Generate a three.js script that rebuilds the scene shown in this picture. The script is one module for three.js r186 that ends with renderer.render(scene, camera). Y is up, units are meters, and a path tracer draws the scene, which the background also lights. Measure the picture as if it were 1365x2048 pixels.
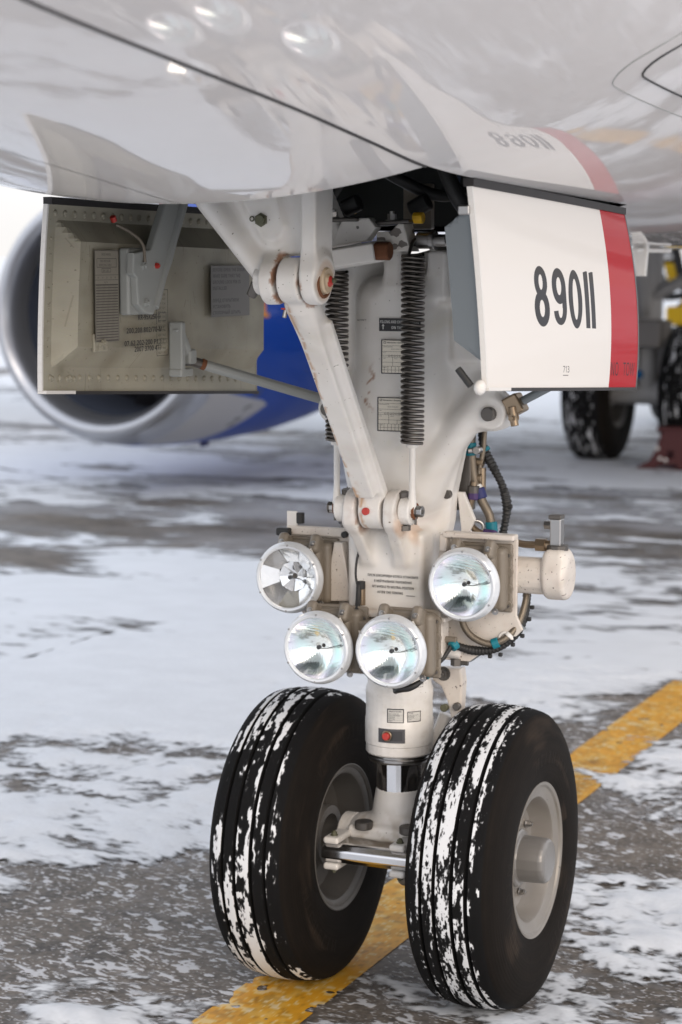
import * as THREE from 'three';
import { RoundedBoxGeometry } from 'three/addons/geometries/RoundedBoxGeometry.js';
import { mergeGeometries, mergeVertices, toCreasedNormals } from 'three/addons/utils/BufferGeometryUtils.js';

// ---------------------------------------------------------------- camera, sky, sun, exposure
const V = (x, y, z) => new THREE.Vector3(x, y, z);
const scene = new THREE.Scene();
const renderer = new THREE.WebGLRenderer({ antialias: true });
renderer.toneMapping = THREE.LinearToneMapping;
renderer.toneMappingExposure = 1.5;
renderer.shadowMap.enabled = true;

const camera = new THREE.PerspectiveCamera(27.42, 682 / 1024, 0.1, 3000);
camera.position.set(1.588, 1.5, 3.907);
camera.lookAt(1.588 - 0.39970656, 1.5 - 0.12050642, 3.907 - 0.90868744);
camera.focus = 3.85;
camera.userData.fStop = 4.6;

// deterministic noise
function rng(seed) { let s = seed >>> 0; return () => { s = (s + 0x6D2B79F5) | 0; let t = Math.imul(s ^ (s >>> 15), 1 | s); t = (t + Math.imul(t ^ (t >>> 7), 61 | t)) ^ t; return ((t ^ (t >>> 14)) >>> 0) / 4294967296; }; }
const PERM = (() => { const r = rng(77), a = new Float32Array(65536); for (let i = 0; i < 65536; i++) a[i] = r(); return a; })();
function vn(x, y) { const xi = Math.floor(x), yi = Math.floor(y); let fx = x - xi, fy = y - yi; fx = fx * fx * (3 - 2 * fx); fy = fy * fy * (3 - 2 * fy); const h = (a, b) => PERM[((a & 255) + ((b & 255) << 8)) & 65535]; const a = h(xi, yi), b = h(xi + 1, yi), c = h(xi, yi + 1), d = h(xi + 1, yi + 1); return a + (b - a) * fx + (c - a) * fy + (a - b - c + d) * fx * fy; }
function fbm(x, y, o = 4) { let s = 0, a = 0.5, n = 0; for (let i = 0; i < o; i++) { s += a * vn(x, y); n += a; a *= 0.5; const t = x * 1.6 - y * 1.2 + 17.3; y = x * 1.2 + y * 1.6 + 5.1; x = t; } return s / n; }
const clamp = (x, a = 0, b = 1) => Math.min(b, Math.max(a, x));
const sst = (a, b, x) => { const t = clamp((x - a) / (b - a)); return t * t * (3 - 2 * t); };
const lerp = (a, b, t) => a + (b - a) * t;

// overcast winter sky, a little brighter and warmer towards the low sun on the aircraft's left side
const SUN = V(0.66, 0.36, 0.66).normalize();
{
  const w = 512, h = 256, d = new Float32Array(w * h * 4);
  for (let j = 0; j < h; j++) for (let i = 0; i < w; i++) {
    const el = ((j + 0.5) / h - 0.5) * Math.PI, az = ((i + 0.5) / w - 0.5) * 2 * Math.PI;
    const dx = Math.cos(el) * Math.cos(az), dz = Math.cos(el) * Math.sin(az), dy = Math.sin(el);
    const s = Math.max(0, dx * SUN.x + dy * SUN.y + dz * SUN.z), glow = Math.pow(s, 4) * 0.22;
    const up = clamp(dy), cl = 0.92 + 0.16 * fbm(dx / (0.25 + up) * 1.3 + 40, dz / (0.25 + up) * 1.3 + 40, 4);
    const hz = Math.exp(-up * 5), dim = 1 - 0.16 * Math.exp(-up * 9);
    const k = (j * w + i) * 4;
    d[k] = (0.76 + 0.03 * hz) * cl + glow * 1.0; d[k + 1] = (0.80 - 0.03 * hz) * cl + glow * 0.86; d[k + 2] = (0.89 - 0.14 * hz) * cl + glow * 0.72; d[k + 3] = 1; for (let q = 0; q < 3; q++) d[k + q] *= dim;
  }
  const t = new THREE.DataTexture(d, w, h, THREE.RGBAFormat, THREE.FloatType);
  t.mapping = THREE.EquirectangularReflectionMapping; t.magFilter = THREE.LinearFilter; t.minFilter = THREE.LinearFilter; t.needsUpdate = true;
  scene.background = t; scene.environment = t;
}
const sun = new THREE.DirectionalLight(new THREE.Color().setRGB(1, 0.84, 0.68), 1.3);
sun.position.copy(SUN).multiplyScalar(30); sun.target.position.set(0, 0, 0); sun.castShadow = true; sun.shadow.radius = 80;
Object.assign(sun.shadow.camera, { left: -16, right: 16, top: 16, bottom: -16, near: 1, far: 80 }); sun.shadow.mapSize.set(2048, 2048);
scene.add(sun, sun.target);

// ---------------------------------------------------------------- helpers
const lin = (r, g, b) => new THREE.Color().setRGB(r, g, b);
const std = (o) => new THREE.MeshStandardMaterial(o);
const phy = (o) => new THREE.MeshPhysicalMaterial(o);
function part(name, geo, m, parent, label) {
  const o = new THREE.Mesh(Array.isArray(geo) ? merge(geo) : geo, m); o.name = name; o.castShadow = o.receiveShadow = true; parent.add(o);
  if (label) o.userData.label = label; return o;
}
function group(name, parent, x = 0, y = 0, z = 0, label) { const g = new THREE.Group(); g.name = name; g.position.set(x, y, z); parent.add(g); if (label) g.userData.label = label; return g; }
function merge(list) {
  const a = list.map((g) => { g = g.index ? g.toNonIndexed() : g; for (const k of Object.keys(g.attributes)) if (!['position', 'normal', 'uv'].includes(k)) g.deleteAttribute(k); if (!g.attributes.uv) g.setAttribute('uv', new THREE.BufferAttribute(new Float32Array(g.attributes.position.count * 2), 2)); return g; });
  return mergeGeometries(a);
}
const mv = (g, x, y, z) => (g.translate(x, y, z), g);
function boxUV(g) { // uv in metres, projected obliquely
  const p = g.attributes.position, u = new Float32Array(p.count * 2);
  for (let i = 0; i < p.count; i++) { u[2 * i] = p.getX(i) + p.getZ(i) * 0.73; u[2 * i + 1] = p.getY(i) + p.getZ(i) * 0.41; }
  g.setAttribute('uv', new THREE.BufferAttribute(u, 2)); return g;
}
const rbox = (w, h, d, r = 0.003, s = 2) => new RoundedBoxGeometry(w, h, d, s, Math.min(r, w / 2.01, h / 2.01, d / 2.01));
function cyl(r, len, axis = 'y', r2 = r, seg = 24) { // chamfered cylinder centred on the origin
  const c = Math.min(r, r2, len) * 0.12, g = new THREE.LatheGeometry([[0, -len / 2], [r - c, -len / 2], [r, -len / 2 + c], [r2, len / 2 - c], [r2 - c, len / 2], [0, len / 2]].map((q) => new THREE.Vector2(Math.max(q[0], 1e-5), q[1])), seg);
  const f = toCreasedNormals(g, 0.6); if (axis === 'x') f.rotateZ(-Math.PI / 2); if (axis === 'z') f.rotateX(Math.PI / 2); return f;
}
function hex(r, len, axis = 'y') { const g = new THREE.CylinderGeometry(r, r, len, 6).toNonIndexed(); g.computeVertexNormals(); if (axis === 'x') g.rotateZ(-Math.PI / 2); if (axis === 'z') g.rotateX(Math.PI / 2); return g; }
function bolt(r, axis = 'z', h = r) { const a = [hex(r, h), mv(cyl(r * 1.35, h * 0.25), 0, -h * 0.55, 0), mv(cyl(r * 0.55, h * 0.5), 0, h * 0.7, 0)], g = merge(a); if (axis === 'x') g.rotateZ(-Math.PI / 2); if (axis === 'z') g.rotateX(Math.PI / 2); if (axis === '-y') g.rotateX(Math.PI); return g; }
function lathe(pts, seg = 64, crease = 0.5) { // uv: u round, v along the profile in 0..1
  const g = new THREE.LatheGeometry(pts.map((q) => new THREE.Vector2(Math.max(q[0], 1e-5), q[1])), seg), L = [0];
  for (let i = 1; i < pts.length; i++) L.push(L[i - 1] + Math.hypot(pts[i][0] - pts[i - 1][0], pts[i][1] - pts[i - 1][1]));
  const uv = g.attributes.uv, n = pts.length; for (let i = 0; i < uv.count; i++) uv.setY(i, L[i % n] / L[n - 1]);
  return crease ? toCreasedNormals(g, crease) : g;
}
function curve(pts) { return new THREE.CatmullRomCurve3(pts.map((p) => V(...p)), false, 'centripetal'); }
function tube(pts, r, seg = 60, rad = 10, rf) { // rf(t): radius factor, for corrugated hoses
  const c = curve(pts), g = new THREE.TubeGeometry(c, seg, r, rad, false);
  if (rf) { const p = g.attributes.position; for (let i = 0; i <= seg; i++) { const q = c.getPointAt(i / seg), k = rf(i / seg); for (let j = 0; j <= rad; j++) { const n = i * (rad + 1) + j, v = V(p.getX(n), p.getY(n), p.getZ(n)).sub(q).multiplyScalar(k).add(q); p.setXYZ(n, v.x, v.y, v.z); } } g.computeVertexNormals(); }
  const len = c.getLength(), uv = g.attributes.uv; for (let i = 0; i < uv.count; i++) uv.setXY(i, uv.getX(i) * len, uv.getY(i) * 2 * Math.PI * r);
  return g;
}
function rod(a, b, r, r2 = r, seg = 14) { const A = V(...a), B = V(...b), d = B.clone().sub(A), g = cyl(r, d.length(), 'y', r2, seg); g.applyQuaternion(new THREE.Quaternion().setFromUnitVectors(V(0, 1, 0), d.normalize())); const m = A.add(B).multiplyScalar(0.5); return mv(g, m.x, m.y, m.z); }
function extrude(poly, depth, bevel = 0.002, holes = []) { // poly in xy, thickness along +z, centred on z = 0
  const s = new THREE.Shape(poly.map((p) => new THREE.Vector2(...p))); for (const h of holes) { const q = new THREE.Path(); q.absarc(h[0], h[1], h[2], 0, 7, true); s.holes.push(q); }
  const g = new THREE.ExtrudeGeometry(s, { depth: depth - 2 * bevel, bevelEnabled: bevel > 0, bevelThickness: bevel, bevelSize: bevel, bevelOffset: -bevel, bevelSegments: 2, curveSegments: 20 });
  return mv(g, 0, 0, -(depth - 2 * bevel) / 2);
}
// cast and forged parts: a signed distance field meshed with surface nets
const S = {
  box: (c, h, r = 0.004) => (x, y, z) => { const a = Math.abs(x - c[0]) - h[0] + r, b = Math.abs(y - c[1]) - h[1] + r, d = Math.abs(z - c[2]) - h[2] + r; return Math.hypot(Math.max(a, 0), Math.max(b, 0), Math.max(d, 0)) + Math.min(Math.max(a, b, d), 0) - r; },
  cyl: (c, ax, R, hl, r = 0.004) => (x, y, z) => { const p = [x - c[0], y - c[1], z - c[2]], l = Math.abs(p[ax]) - hl + r; p[ax] = 0; const q = Math.hypot(p[0], p[1], p[2]) - R + r; return Math.hypot(Math.max(q, 0), Math.max(l, 0)) + Math.min(Math.max(q, l), 0) - r; },
  cone: (a, b, ra, rb) => { const d = [b[0] - a[0], b[1] - a[1], b[2] - a[2]], L = d[0] ** 2 + d[1] ** 2 + d[2] ** 2; return (x, y, z) => { const t = clamp(((x - a[0]) * d[0] + (y - a[1]) * d[1] + (z - a[2]) * d[2]) / L); return Math.hypot(x - a[0] - d[0] * t, y - a[1] - d[1] * t, z - a[2] - d[2] * t) - lerp(ra, rb, t); }; },
  poly: (pts, ax, c, hl, r = 0.005) => (x, y, z) => { // polygon in the two other axes, extruded along axis ax
    const u = ax === 0 ? z : x, v = ax === 1 ? z : y, w = ax === 0 ? x : ax === 1 ? y : z; let d = 1e9, s = 1;
    for (let i = 0, j = pts.length - 1; i < pts.length; j = i++) { const e0 = pts[j][0] - pts[i][0], e1 = pts[j][1] - pts[i][1], w0 = u - pts[i][0], w1 = v - pts[i][1], t = clamp((w0 * e0 + w1 * e1) / (e0 * e0 + e1 * e1)), b0 = w0 - e0 * t, b1 = w1 - e1 * t; d = Math.min(d, b0 * b0 + b1 * b1); const c1 = v >= pts[i][1], c2 = v < pts[j][1], c3 = e0 * w1 > e1 * w0; if ((c1 && c2 && c3) || (!c1 && !c2 && !c3)) s = -s; }
    const q = s * Math.sqrt(d) + r, l = Math.abs(w - c) - hl + r; return Math.hypot(Math.max(q, 0), Math.max(l, 0)) + Math.min(Math.max(q, l), 0) - r; },
  bar: (a, b, wx, wz0, wz1, r = 0.008) => { // rounded bar in the plane x = const: half width wx, half depth from wz0 to wz1
    const dy = b[1] - a[1], dz = b[2] - a[2], L = Math.hypot(dy, dz); return (x, y, z) => { const t = ((y - a[1]) * dy + (z - a[2]) * dz) / L, n = ((y - a[1]) * dz - (z - a[2]) * dy) / L, k = clamp(t / L), q0 = Math.abs(x - lerp(a[0], b[0], k)) - (Array.isArray(wx) ? lerp(wx[0], wx[1], k) : wx) + r, q1 = Math.abs(n) - lerp(wz0, wz1, k) + r, q2 = Math.abs(t - L / 2) - L / 2 + r; return Math.hypot(Math.max(q0, 0), Math.max(q1, 0), Math.max(q2, 0)) + Math.min(Math.max(q0, q1, q2), 0) - r; }; },
};
const smin = (a, b, k) => { const h = Math.max(k - Math.abs(a - b), 0) / k; return Math.min(a, b) - h * h * k * 0.25; };
const uni = (k, ...f) => (x, y, z) => { let d = f[0](x, y, z); for (let i = 1; i < f.length; i++) d = smin(d, f[i](x, y, z), k); return d; };
const cut = (k, f, ...g) => (x, y, z) => { let d = f(x, y, z); for (const q of g) d = -smin(-d, q(x, y, z), k); return d; };
function sdf(f, lo, hi, c, paint) {
  const nx = Math.ceil((hi[0] - lo[0]) / c) + 1, ny = Math.ceil((hi[1] - lo[1]) / c) + 1, nz = Math.ceil((hi[2] - lo[2]) / c) + 1, F = new Float32Array(nx * ny * nz), id = (i, j, k) => (i * ny + j) * nz + k, B = 4;
  for (let a = 0; a < nx; a += B) for (let b = 0; b < ny; b += B) for (let e = 0; e < nz; e += B) {
    const q = f(lo[0] + (a + 1.5) * c, lo[1] + (b + 1.5) * c, lo[2] + (e + 1.5) * c), far = Math.abs(q) > c * 4.5;
    for (let i = a; i < Math.min(a + B, nx); i++) for (let j = b; j < Math.min(b + B, ny); j++) for (let k = e; k < Math.min(e + B, nz); k++) F[id(i, j, k)] = far ? q : f(lo[0] + i * c, lo[1] + j * c, lo[2] + k * c);
  }
  const vid = new Int32Array(F.length).fill(-1), P = [], I = [];
  for (let i = 0; i < nx - 1; i++) for (let j = 0; j < ny - 1; j++) for (let k = 0; k < nz - 1; k++) {
    let n = 0, x = 0, y = 0, z = 0, m = 0;
    const v = [0, 1, 2, 3, 4, 5, 6, 7].map((q) => { const t = F[id(i + (q & 1), j + ((q >> 1) & 1), k + (q >> 2))]; if (t < 0) m++; return t; });
    if (m === 0 || m === 8) continue;
    for (const [p, q] of EDGES) if ((v[p] < 0) !== (v[q] < 0)) { const t = v[p] / (v[p] - v[q]); x += lerp(p & 1, q & 1, t); y += lerp((p >> 1) & 1, (q >> 1) & 1, t); z += lerp(p >> 2, q >> 2, t); n++; }
    vid[id(i, j, k)] = P.length / 3; P.push(lo[0] + (i + x / n) * c, lo[1] + (j + y / n) * c, lo[2] + (k + z / n) * c);
  }
  const quad = (a, b, d, e, flip) => { if (a < 0 || b < 0 || d < 0 || e < 0) return; flip ? I.push(a, d, b, a, e, d) : I.push(a, b, d, a, d, e); };
  for (let i = 1; i < nx - 1; i++) for (let j = 1; j < ny - 1; j++) for (let k = 1; k < nz - 1; k++) {
    const s = F[id(i, j, k)] < 0;
    if (s !== F[id(i + 1, j, k)] < 0) quad(vid[id(i, j - 1, k - 1)], vid[id(i, j, k - 1)], vid[id(i, j, k)], vid[id(i, j - 1, k)], !s);
    if (s !== F[id(i, j + 1, k)] < 0) quad(vid[id(i - 1, j, k - 1)], vid[id(i - 1, j, k)], vid[id(i, j, k)], vid[id(i, j, k - 1)], !s);
    if (s !== F[id(i, j, k + 1)] < 0) quad(vid[id(i - 1, j - 1, k)], vid[id(i, j - 1, k)], vid[id(i, j, k)], vid[id(i - 1, j, k)], !s);
  }
  const N = [], C = [], h = c * 0.35;
  for (let i = 0; i < P.length; i += 3) { const x = P[i], y = P[i + 1], z = P[i + 2], g = V(f(x + h, y, z) - f(x - h, y, z), f(x, y + h, z) - f(x, y - h, z), f(x, y, z + h) - f(x, y, z - h)).normalize(); N.push(g.x, g.y, g.z); if (paint) C.push(...paint(x, y, z, g)); }
  const g = new THREE.BufferGeometry(); g.setAttribute('position', new THREE.Float32BufferAttribute(P, 3)); g.setAttribute('normal', new THREE.Float32BufferAttribute(N, 3)); if (paint) g.setAttribute('color', new THREE.Float32BufferAttribute(C, 3)); g.setIndex(I);
  return boxUV(g);
}
const EDGES = [[0, 1], [2, 3], [4, 5], [6, 7], [0, 2], [1, 3], [4, 6], [5, 7], [0, 4], [1, 5], [2, 6], [3, 7]];
// textures
function canvasTex(w, h, draw, srgb = true) { const c = document.createElement('canvas'); c.width = w; c.height = h; const x = c.getContext('2d'); draw(x, w, h); const t = new THREE.CanvasTexture(c); if (srgb) t.colorSpace = THREE.SRGBColorSpace; t.wrapS = t.wrapT = THREE.RepeatWrapping; return t; }
function dataTex(w, h, f, srgb = false) { const d = new Uint8Array(w * h * 4), o = [0, 0, 0, 255]; for (let j = 0; j < h; j++) for (let i = 0; i < w; i++) { o[3] = 255; f(i, j, o); const k = (j * w + i) * 4; d[k] = clamp(o[0], 0, 255); d[k + 1] = clamp(o[1], 0, 255); d[k + 2] = clamp(o[2], 0, 255); d[k + 3] = clamp(o[3], 0, 255); } const t = new THREE.DataTexture(d, w, h); t.magFilter = THREE.LinearFilter; t.minFilter = THREE.LinearMipmapLinearFilter; t.wrapS = t.wrapT = THREE.RepeatWrapping; if (srgb) t.colorSpace = THREE.SRGBColorSpace; t.needsUpdate = true; return t; }
// seamless noise over [0,1)
function tn(u, v, f, o = 4) { const a = fbm(u * f, v * f, o), b = fbm((u - 1) * f, v * f, o), c = fbm(u * f, (v - 1) * f, o), d = fbm((u - 1) * f, (v - 1) * f, o), s = sst(0.7, 1, u), t = sst(0.7, 1, v); return lerp(lerp(a, b, s), lerp(c, d, s), t); }
const toS = (l) => 255 * (l <= 0.0031308 ? 12.92 * l : 1.055 * Math.pow(l, 1 / 2.4) - 0.055);

// ---------------------------------------------------------------- materials
const paintMap = canvasTex(1024, 1024, (x, w, h) => { // white paint: faint smears and stone-chip specks, 0.5 m a tile
  x.fillStyle = '#f6f4f1'; x.fillRect(0, 0, w, h); const r = rng(5);
  for (let i = 0; i < 240; i++) { const a = r() * w, b = r() * h, s = 10 + r() * 60; const g = x.createRadialGradient(a, b, 0, a, b, s); g.addColorStop(0, `rgba(${150 + r() * 40},${135 + r() * 35},${115 + r() * 30},${0.03 + r() * 0.05})`); g.addColorStop(1, 'rgba(150,140,120,0)'); x.fillStyle = g; x.fillRect(a - s, b - s, 2 * s, 2 * s); }
  for (let i = 0; i < 170; i++) { const k = r(), s = k > 0.93 ? 2 + r() * 2.4 : 0.8 + r() * 1.1; x.fillStyle = `rgba(${50 + r() * 30},${42 + r() * 25},${36},${0.5 + r() * 0.4})`; x.beginPath(); x.ellipse(r() * w, r() * h, s, s * (0.5 + r()), r() * 3, 0, 7); x.fill(); }
});
paintMap.repeat.set(2, 2);
const dirtyMap = canvasTex(1024, 1024, (x, w, h) => { // the same paint where spray has hit it: dense specks, 0.25 m a tile
  x.fillStyle = '#eeeae5'; x.fillRect(0, 0, w, h); const r = rng(9);
  for (let i = 0; i < 200; i++) { const a = r() * w, b = r() * h, s = 20 + r() * 90; const g = x.createRadialGradient(a, b, 0, a, b, s); g.addColorStop(0, `rgba(140,125,105,${0.03 + r() * 0.06})`); g.addColorStop(1, 'rgba(140,125,105,0)'); x.fillStyle = g; x.fillRect(a - s, b - s, 2 * s, 2 * s); }
  for (let i = 0; i < 420; i++) { const k = r(), s = k > 0.85 ? 3 + r() * 4 : 1.2 + r() * 2; x.fillStyle = `rgba(${45 + r() * 30},38,34,${0.55 + r() * 0.4})`; const a = r() * w, b = r() * h; x.beginPath(); x.ellipse(a, b, s, s * (0.4 + r()), r() * 3, 0, 7); x.fill(); if (k > 0.95) { x.fillRect(a, b, 2.5, 10 + r() * 22); } }
});
dirtyMap.repeat.set(4, 4);
const M = {
  white: phy({ color: lin(0.80, 0.785, 0.765), map: paintMap, roughness: 0.42, clearcoat: 0.35, clearcoatRoughness: 0.25, vertexColors: true }),
  whiteP: phy({ color: lin(0.80, 0.785, 0.765), map: paintMap, roughness: 0.42, clearcoat: 0.35, clearcoatRoughness: 0.25 }),
  speck: phy({ color: lin(0.78, 0.75, 0.71), map: dirtyMap, roughness: 0.45, clearcoat: 0.3, clearcoatRoughness: 0.3 }),
  taupe: std({ color: lin(0.215, 0.188, 0.155), map: paintMap, roughness: 0.45 }),
  steel: std({ color: lin(0.42, 0.41, 0.40), roughness: 0.32, metalness: 1 }),
  chrome: std({ color: lin(0.72, 0.72, 0.73), roughness: 0.12, metalness: 1 }),
  darkSteel: std({ color: lin(0.13, 0.12, 0.11), roughness: 0.45, metalness: 0.7 }),
  bronze: std({ color: lin(0.30, 0.23, 0.16), roughness: 0.36, metalness: 0.9 }),
  spring: std({ color: lin(0.16, 0.145, 0.13), roughness: 0.36, metalness: 0.9 }),
  black: std({ color: lin(0.018, 0.018, 0.018), roughness: 0.55 }),
  rubber: std({ color: lin(0.02, 0.02, 0.021), roughness: 0.7 }),
  seal: std({ color: lin(0.025, 0.022, 0.022), roughness: 0.6 }),
  teal: std({ color: lin(0.0, 0.16, 0.21), roughness: 0.5 }),
  purple: std({ color: lin(0.06, 0.03, 0.12), roughness: 0.6 }),
  navy: std({ color: lin(0.02, 0.025, 0.12), roughness: 0.6 }),
  red: std({ color: lin(0.45, 0.04, 0.03), roughness: 0.4 }),
  rust: std({ color: lin(0.16, 0.06, 0.025), roughness: 0.85 }),
  olive: std({ color: lin(0.10, 0.10, 0.06), roughness: 0.6 }),
  yellow: std({ color: lin(0.72, 0.42, 0.02), roughness: 0.5 }),
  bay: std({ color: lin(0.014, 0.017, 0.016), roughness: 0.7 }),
  armGrey: std({ color: lin(0.30, 0.31, 0.295), roughness: 0.5 }),
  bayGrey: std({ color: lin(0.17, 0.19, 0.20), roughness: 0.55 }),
};
const braidMap = dataTex(64, 64, (i, j, o) => { const a = Math.sin((i + j) / 64 * Math.PI * 2 * 4), b = Math.sin((i - j) / 64 * Math.PI * 2 * 4); o[0] = o[1] = o[2] = 128 + 60 * Math.max(a, b) + 20 * Math.sin(i * 1.57); });
braidMap.repeat.set(60, 60);
M.braid = std({ color: lin(0.34, 0.285, 0.22), map: braidMap, bumpMap: braidMap, bumpScale: 0.0006, roughness: 0.42, metalness: 0.75 });

// ---------------------------------------------------------------- ground
// Windblown snow over concrete: one function of place (metres) decides the cover everywhere.
function snowField(x, z) {
  const st = sst(4, 9, -z); const wx = x + 0.5 * (fbm(x * 0.9 + 9, z * 0.9, 3) - 0.5), wz = z + 0.5 * (fbm(x * 0.9, z * 0.9 + 31, 3) - 0.5);
  let s = 0.38 * fbm(wx * 0.55 + 3, wz * 0.75 + 8, 3) + 0.30 * fbm(wx * 2.1 + 20, wz * 2.9 + 50, 4) + 0.22 * fbm(wx * (8.5 - 4 * st) + 7, wz * 11, 4) + 0.10 * fbm(wx * 38 + 7, wz * 52, 3);
  const b = -(x - 1.588) * 0.4027 - (z - 3.907) * 0.9153, a = (x - 1.588) * 0.9153 - (z - 3.907) * 0.4027;   // metres along and across the direction the wind left the drifts in
  const far = sst(6.6, 9.5, b); if (far > 0) { const ww = 0.5 * (fbm(a * 0.7 + 3, b * 0.9, 3) - 0.5), bb = b + 0.42 * a + ww; s = lerp(s, 0.30 * fbm(a * 0.30 + 5, bb * 0.8 + 60, 3) + 0.34 * fbm(a * 1.1 + 11, bb * 2.6, 4) + 0.22 * fbm(a * 3.6, bb * 7.5 + 7, 3) + 0.14 * fbm(a * 14, bb * 24, 3), far); }
  const edge = 5.30 + 0.85 * clamp(a + 0.3, -0.6, 0.4) + 0.5 * (fbm(x * 1.3, z * 1.3 + 70, 3) - 0.5), left = sst(0.35, -0.25, a);
  let k = 0;
  k += 0.098 * sst(-0.06, 0.16, b - edge) * sst(10.2, 9.0, b) * left;
  k -= 0.065 * sst(0.05, -0.25, b - edge) * sst(1.0, 0.3, a);
  k += 0.012 * (1 - left) * sst(4.6, 5.4, b);
  k += 0.02 * sst(0.3, 0.55, a) * sst(5.2, 4.6, b);
  k -= 0.032 * sst(9.6, 10.6, b) * sst(13.4, 12.4, b);
  k -= 0.03 * sst(7.8, 8.4, b) * sst(9.4, 8.8, b) * (1 - left);
  k -= 0.085 * Math.exp(-(((x + 0.19) / 0.13) ** 2)) * sst(1.2, 0.4, z) * sst(-9, -4, z) * (0.55 + 0.9 * (fbm(z * 1.1, 7, 2)));
  k += 0.10 * sst(0.75, 1.3, x) * sst(-3.5, -1.5, z) + 0.16 * sst(0.75, 1.2, z);  // extra snow out of view, added to bounce light onto the belly
  k += 0.055 * sst(12.6, 14, b) + 0.06 * sst(18, 24, b) + sst(60, 120, Math.hypot(x, z));
  return s + k;
}
const snowCut = 0.505;
function flakes(x, z) { const wx = x * 0.94 + z * 0.34 + 0.05 * fbm(x * 9, z * 9 + 3, 2), wz = z * 0.94 - x * 0.34 + 0.05 * fbm(x * 9 + 40, z * 9, 2), d = 0.10 * (fbm(x * 2.2 + 11, z * 2.2, 3) - 0.5); const f = fbm(wx * 30, wz * 62, 3), g = fbm(wx * 85 + 4, wz * 150, 2), h = vn(wx * 170, wz * 260 + 9); return Math.max(sst(0.668, 0.705, f + d), 0.85 * sst(0.69, 0.76, g + d), 0.5 * sst(0.90, 0.97, h + d)); }
function groundColor(x, z, o) {
  const n = fbm(x * 1.7, z * 1.7, 4), a = fbm(x * 90, z * 90, 2), g = fbm(x * 11, z * 11, 3);
  let l = 0.088 + 0.06 * (n - 0.5) + 0.10 * (a - 0.5) + 0.08 * (g - 0.5); l = Math.max(0.02, l);
  let r = l * 1.17, gg = l * 0.985, b = l * 0.80;
  const rime = sst(0.40, 0.53, snowField(x, z)) * 0.20 * sst(0.35, 0.7, fbm(x * 24 + 3, z * 30, 3)); // thin rime where the snow has gone
  r = lerp(r, 0.44, rime); gg = lerp(gg, 0.45, rime); b = lerp(b, 0.48, rime);
  const veil = 0.8 * sst(4, 9, -z) * sst(0.3, 0.7, fbm(x * 1.3, z * 3.1 + 5, 4)); // powder drifting over the far concrete
  r = lerp(r, 0.40, veil); gg = lerp(gg, 0.41, veil); b = lerp(b, 0.44, veil);
  o[0] = toS(r); o[1] = toS(gg); o[2] = toS(b);
}
// sheets: [name, x0, z0, size, resolution, grid]; near ones lie inside the holes of far ones
const rings = [{ x0: -2.6, z0: -3.4, s: 5.2, n: 2048, grid: 150 }, { x0: -13, z0: -22, s: 26, n: 2048, grid: 130 }, { x0: -170, z0: -330, s: 400, n: 2048, grid: 80 }];
const inRing = (r, x, z) => x > r.x0 && x < r.x0 + r.s && z > r.z0 && z < r.z0 + r.s;
{
  const cells = [], mats = [];
  const big = 2500;
  rings.forEach((r, q) => {
    const t = dataTex(r.n / (q === 0 ? 1 : 2 * q), r.n / (q === 0 ? 1 : 2 * q), (i, j, o) => { const m = r.n / (q === 0 ? 1 : 2 * q); groundColor(r.x0 + (i + 0.5) / m * r.s, r.z0 + (j + 0.5) / m * r.s, o); if (q === 0) { const x = r.x0 + (i + 0.5) / m * r.s, z = r.z0 + (j + 0.5) / m * r.s, f = flakes(x, z) * 0.85; o[0] = lerp(o[0], 205, f); o[1] = lerp(o[1], 208, f); o[2] = lerp(o[2], 214, f); } }, true);
    t.wrapS = t.wrapT = THREE.ClampToEdgeWrapping;
    mats.push(std({ map: t, bumpMap: q === 0 ? t : null, bumpScale: 0.004, roughness: 0.62 }));
  });
  const P = [], U = [], groups = []; let at = 0;
  rings.forEach((r, q) => {
    const inner = rings[q - 1], xs = q === 2 ? [-big, r.x0, inner.x0, inner.x0 + inner.s, r.x0 + r.s, big] : inner ? [r.x0, inner.x0, inner.x0 + inner.s, r.x0 + r.s] : [r.x0, r.x0 + r.s], zs = q === 2 ? [-big, r.z0, inner.z0, inner.z0 + inner.s, r.z0 + r.s, big] : inner ? [r.z0, inner.z0, inner.z0 + inner.s, r.z0 + r.s] : [r.z0, r.z0 + r.s];
    const start = at;
    for (let i = 0; i < xs.length - 1; i++) for (let j = 0; j < zs.length - 1; j++) {
      const mx = (xs[i] + xs[i + 1]) / 2, mz = (zs[j] + zs[j + 1]) / 2; if (inner && inRing(inner, mx, mz)) continue;
      const c = [[xs[i], zs[j]], [xs[i], zs[j + 1]], [xs[i + 1], zs[j + 1]], [xs[i], zs[j]], [xs[i + 1], zs[j + 1]], [xs[i + 1], zs[j]]];
      for (const [x, z] of c) { P.push(x, 0, z); U.push((x - r.x0) / r.s, (z - r.z0) / r.s); at++; }
    }
    groups.push([start, at - start, q]);
  });
  const g = new THREE.BufferGeometry(); g.setAttribute('position', new THREE.Float32BufferAttribute(P, 3)); g.setAttribute('uv', new THREE.Float32BufferAttribute(U, 2)); g.setAttribute('normal', new THREE.Float32BufferAttribute(P.map((_, i) => (i % 3 === 1 ? 1 : 0)), 3));
  groups.forEach((a) => g.addGroup(...a));
  const ground = new THREE.Mesh(g, mats); ground.name = 'ground'; ground.receiveShadow = true; ground.userData = { kind: 'structure', label: 'grey brown concrete apron with rime and scattered ice flakes' }; scene.add(ground);
}
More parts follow.
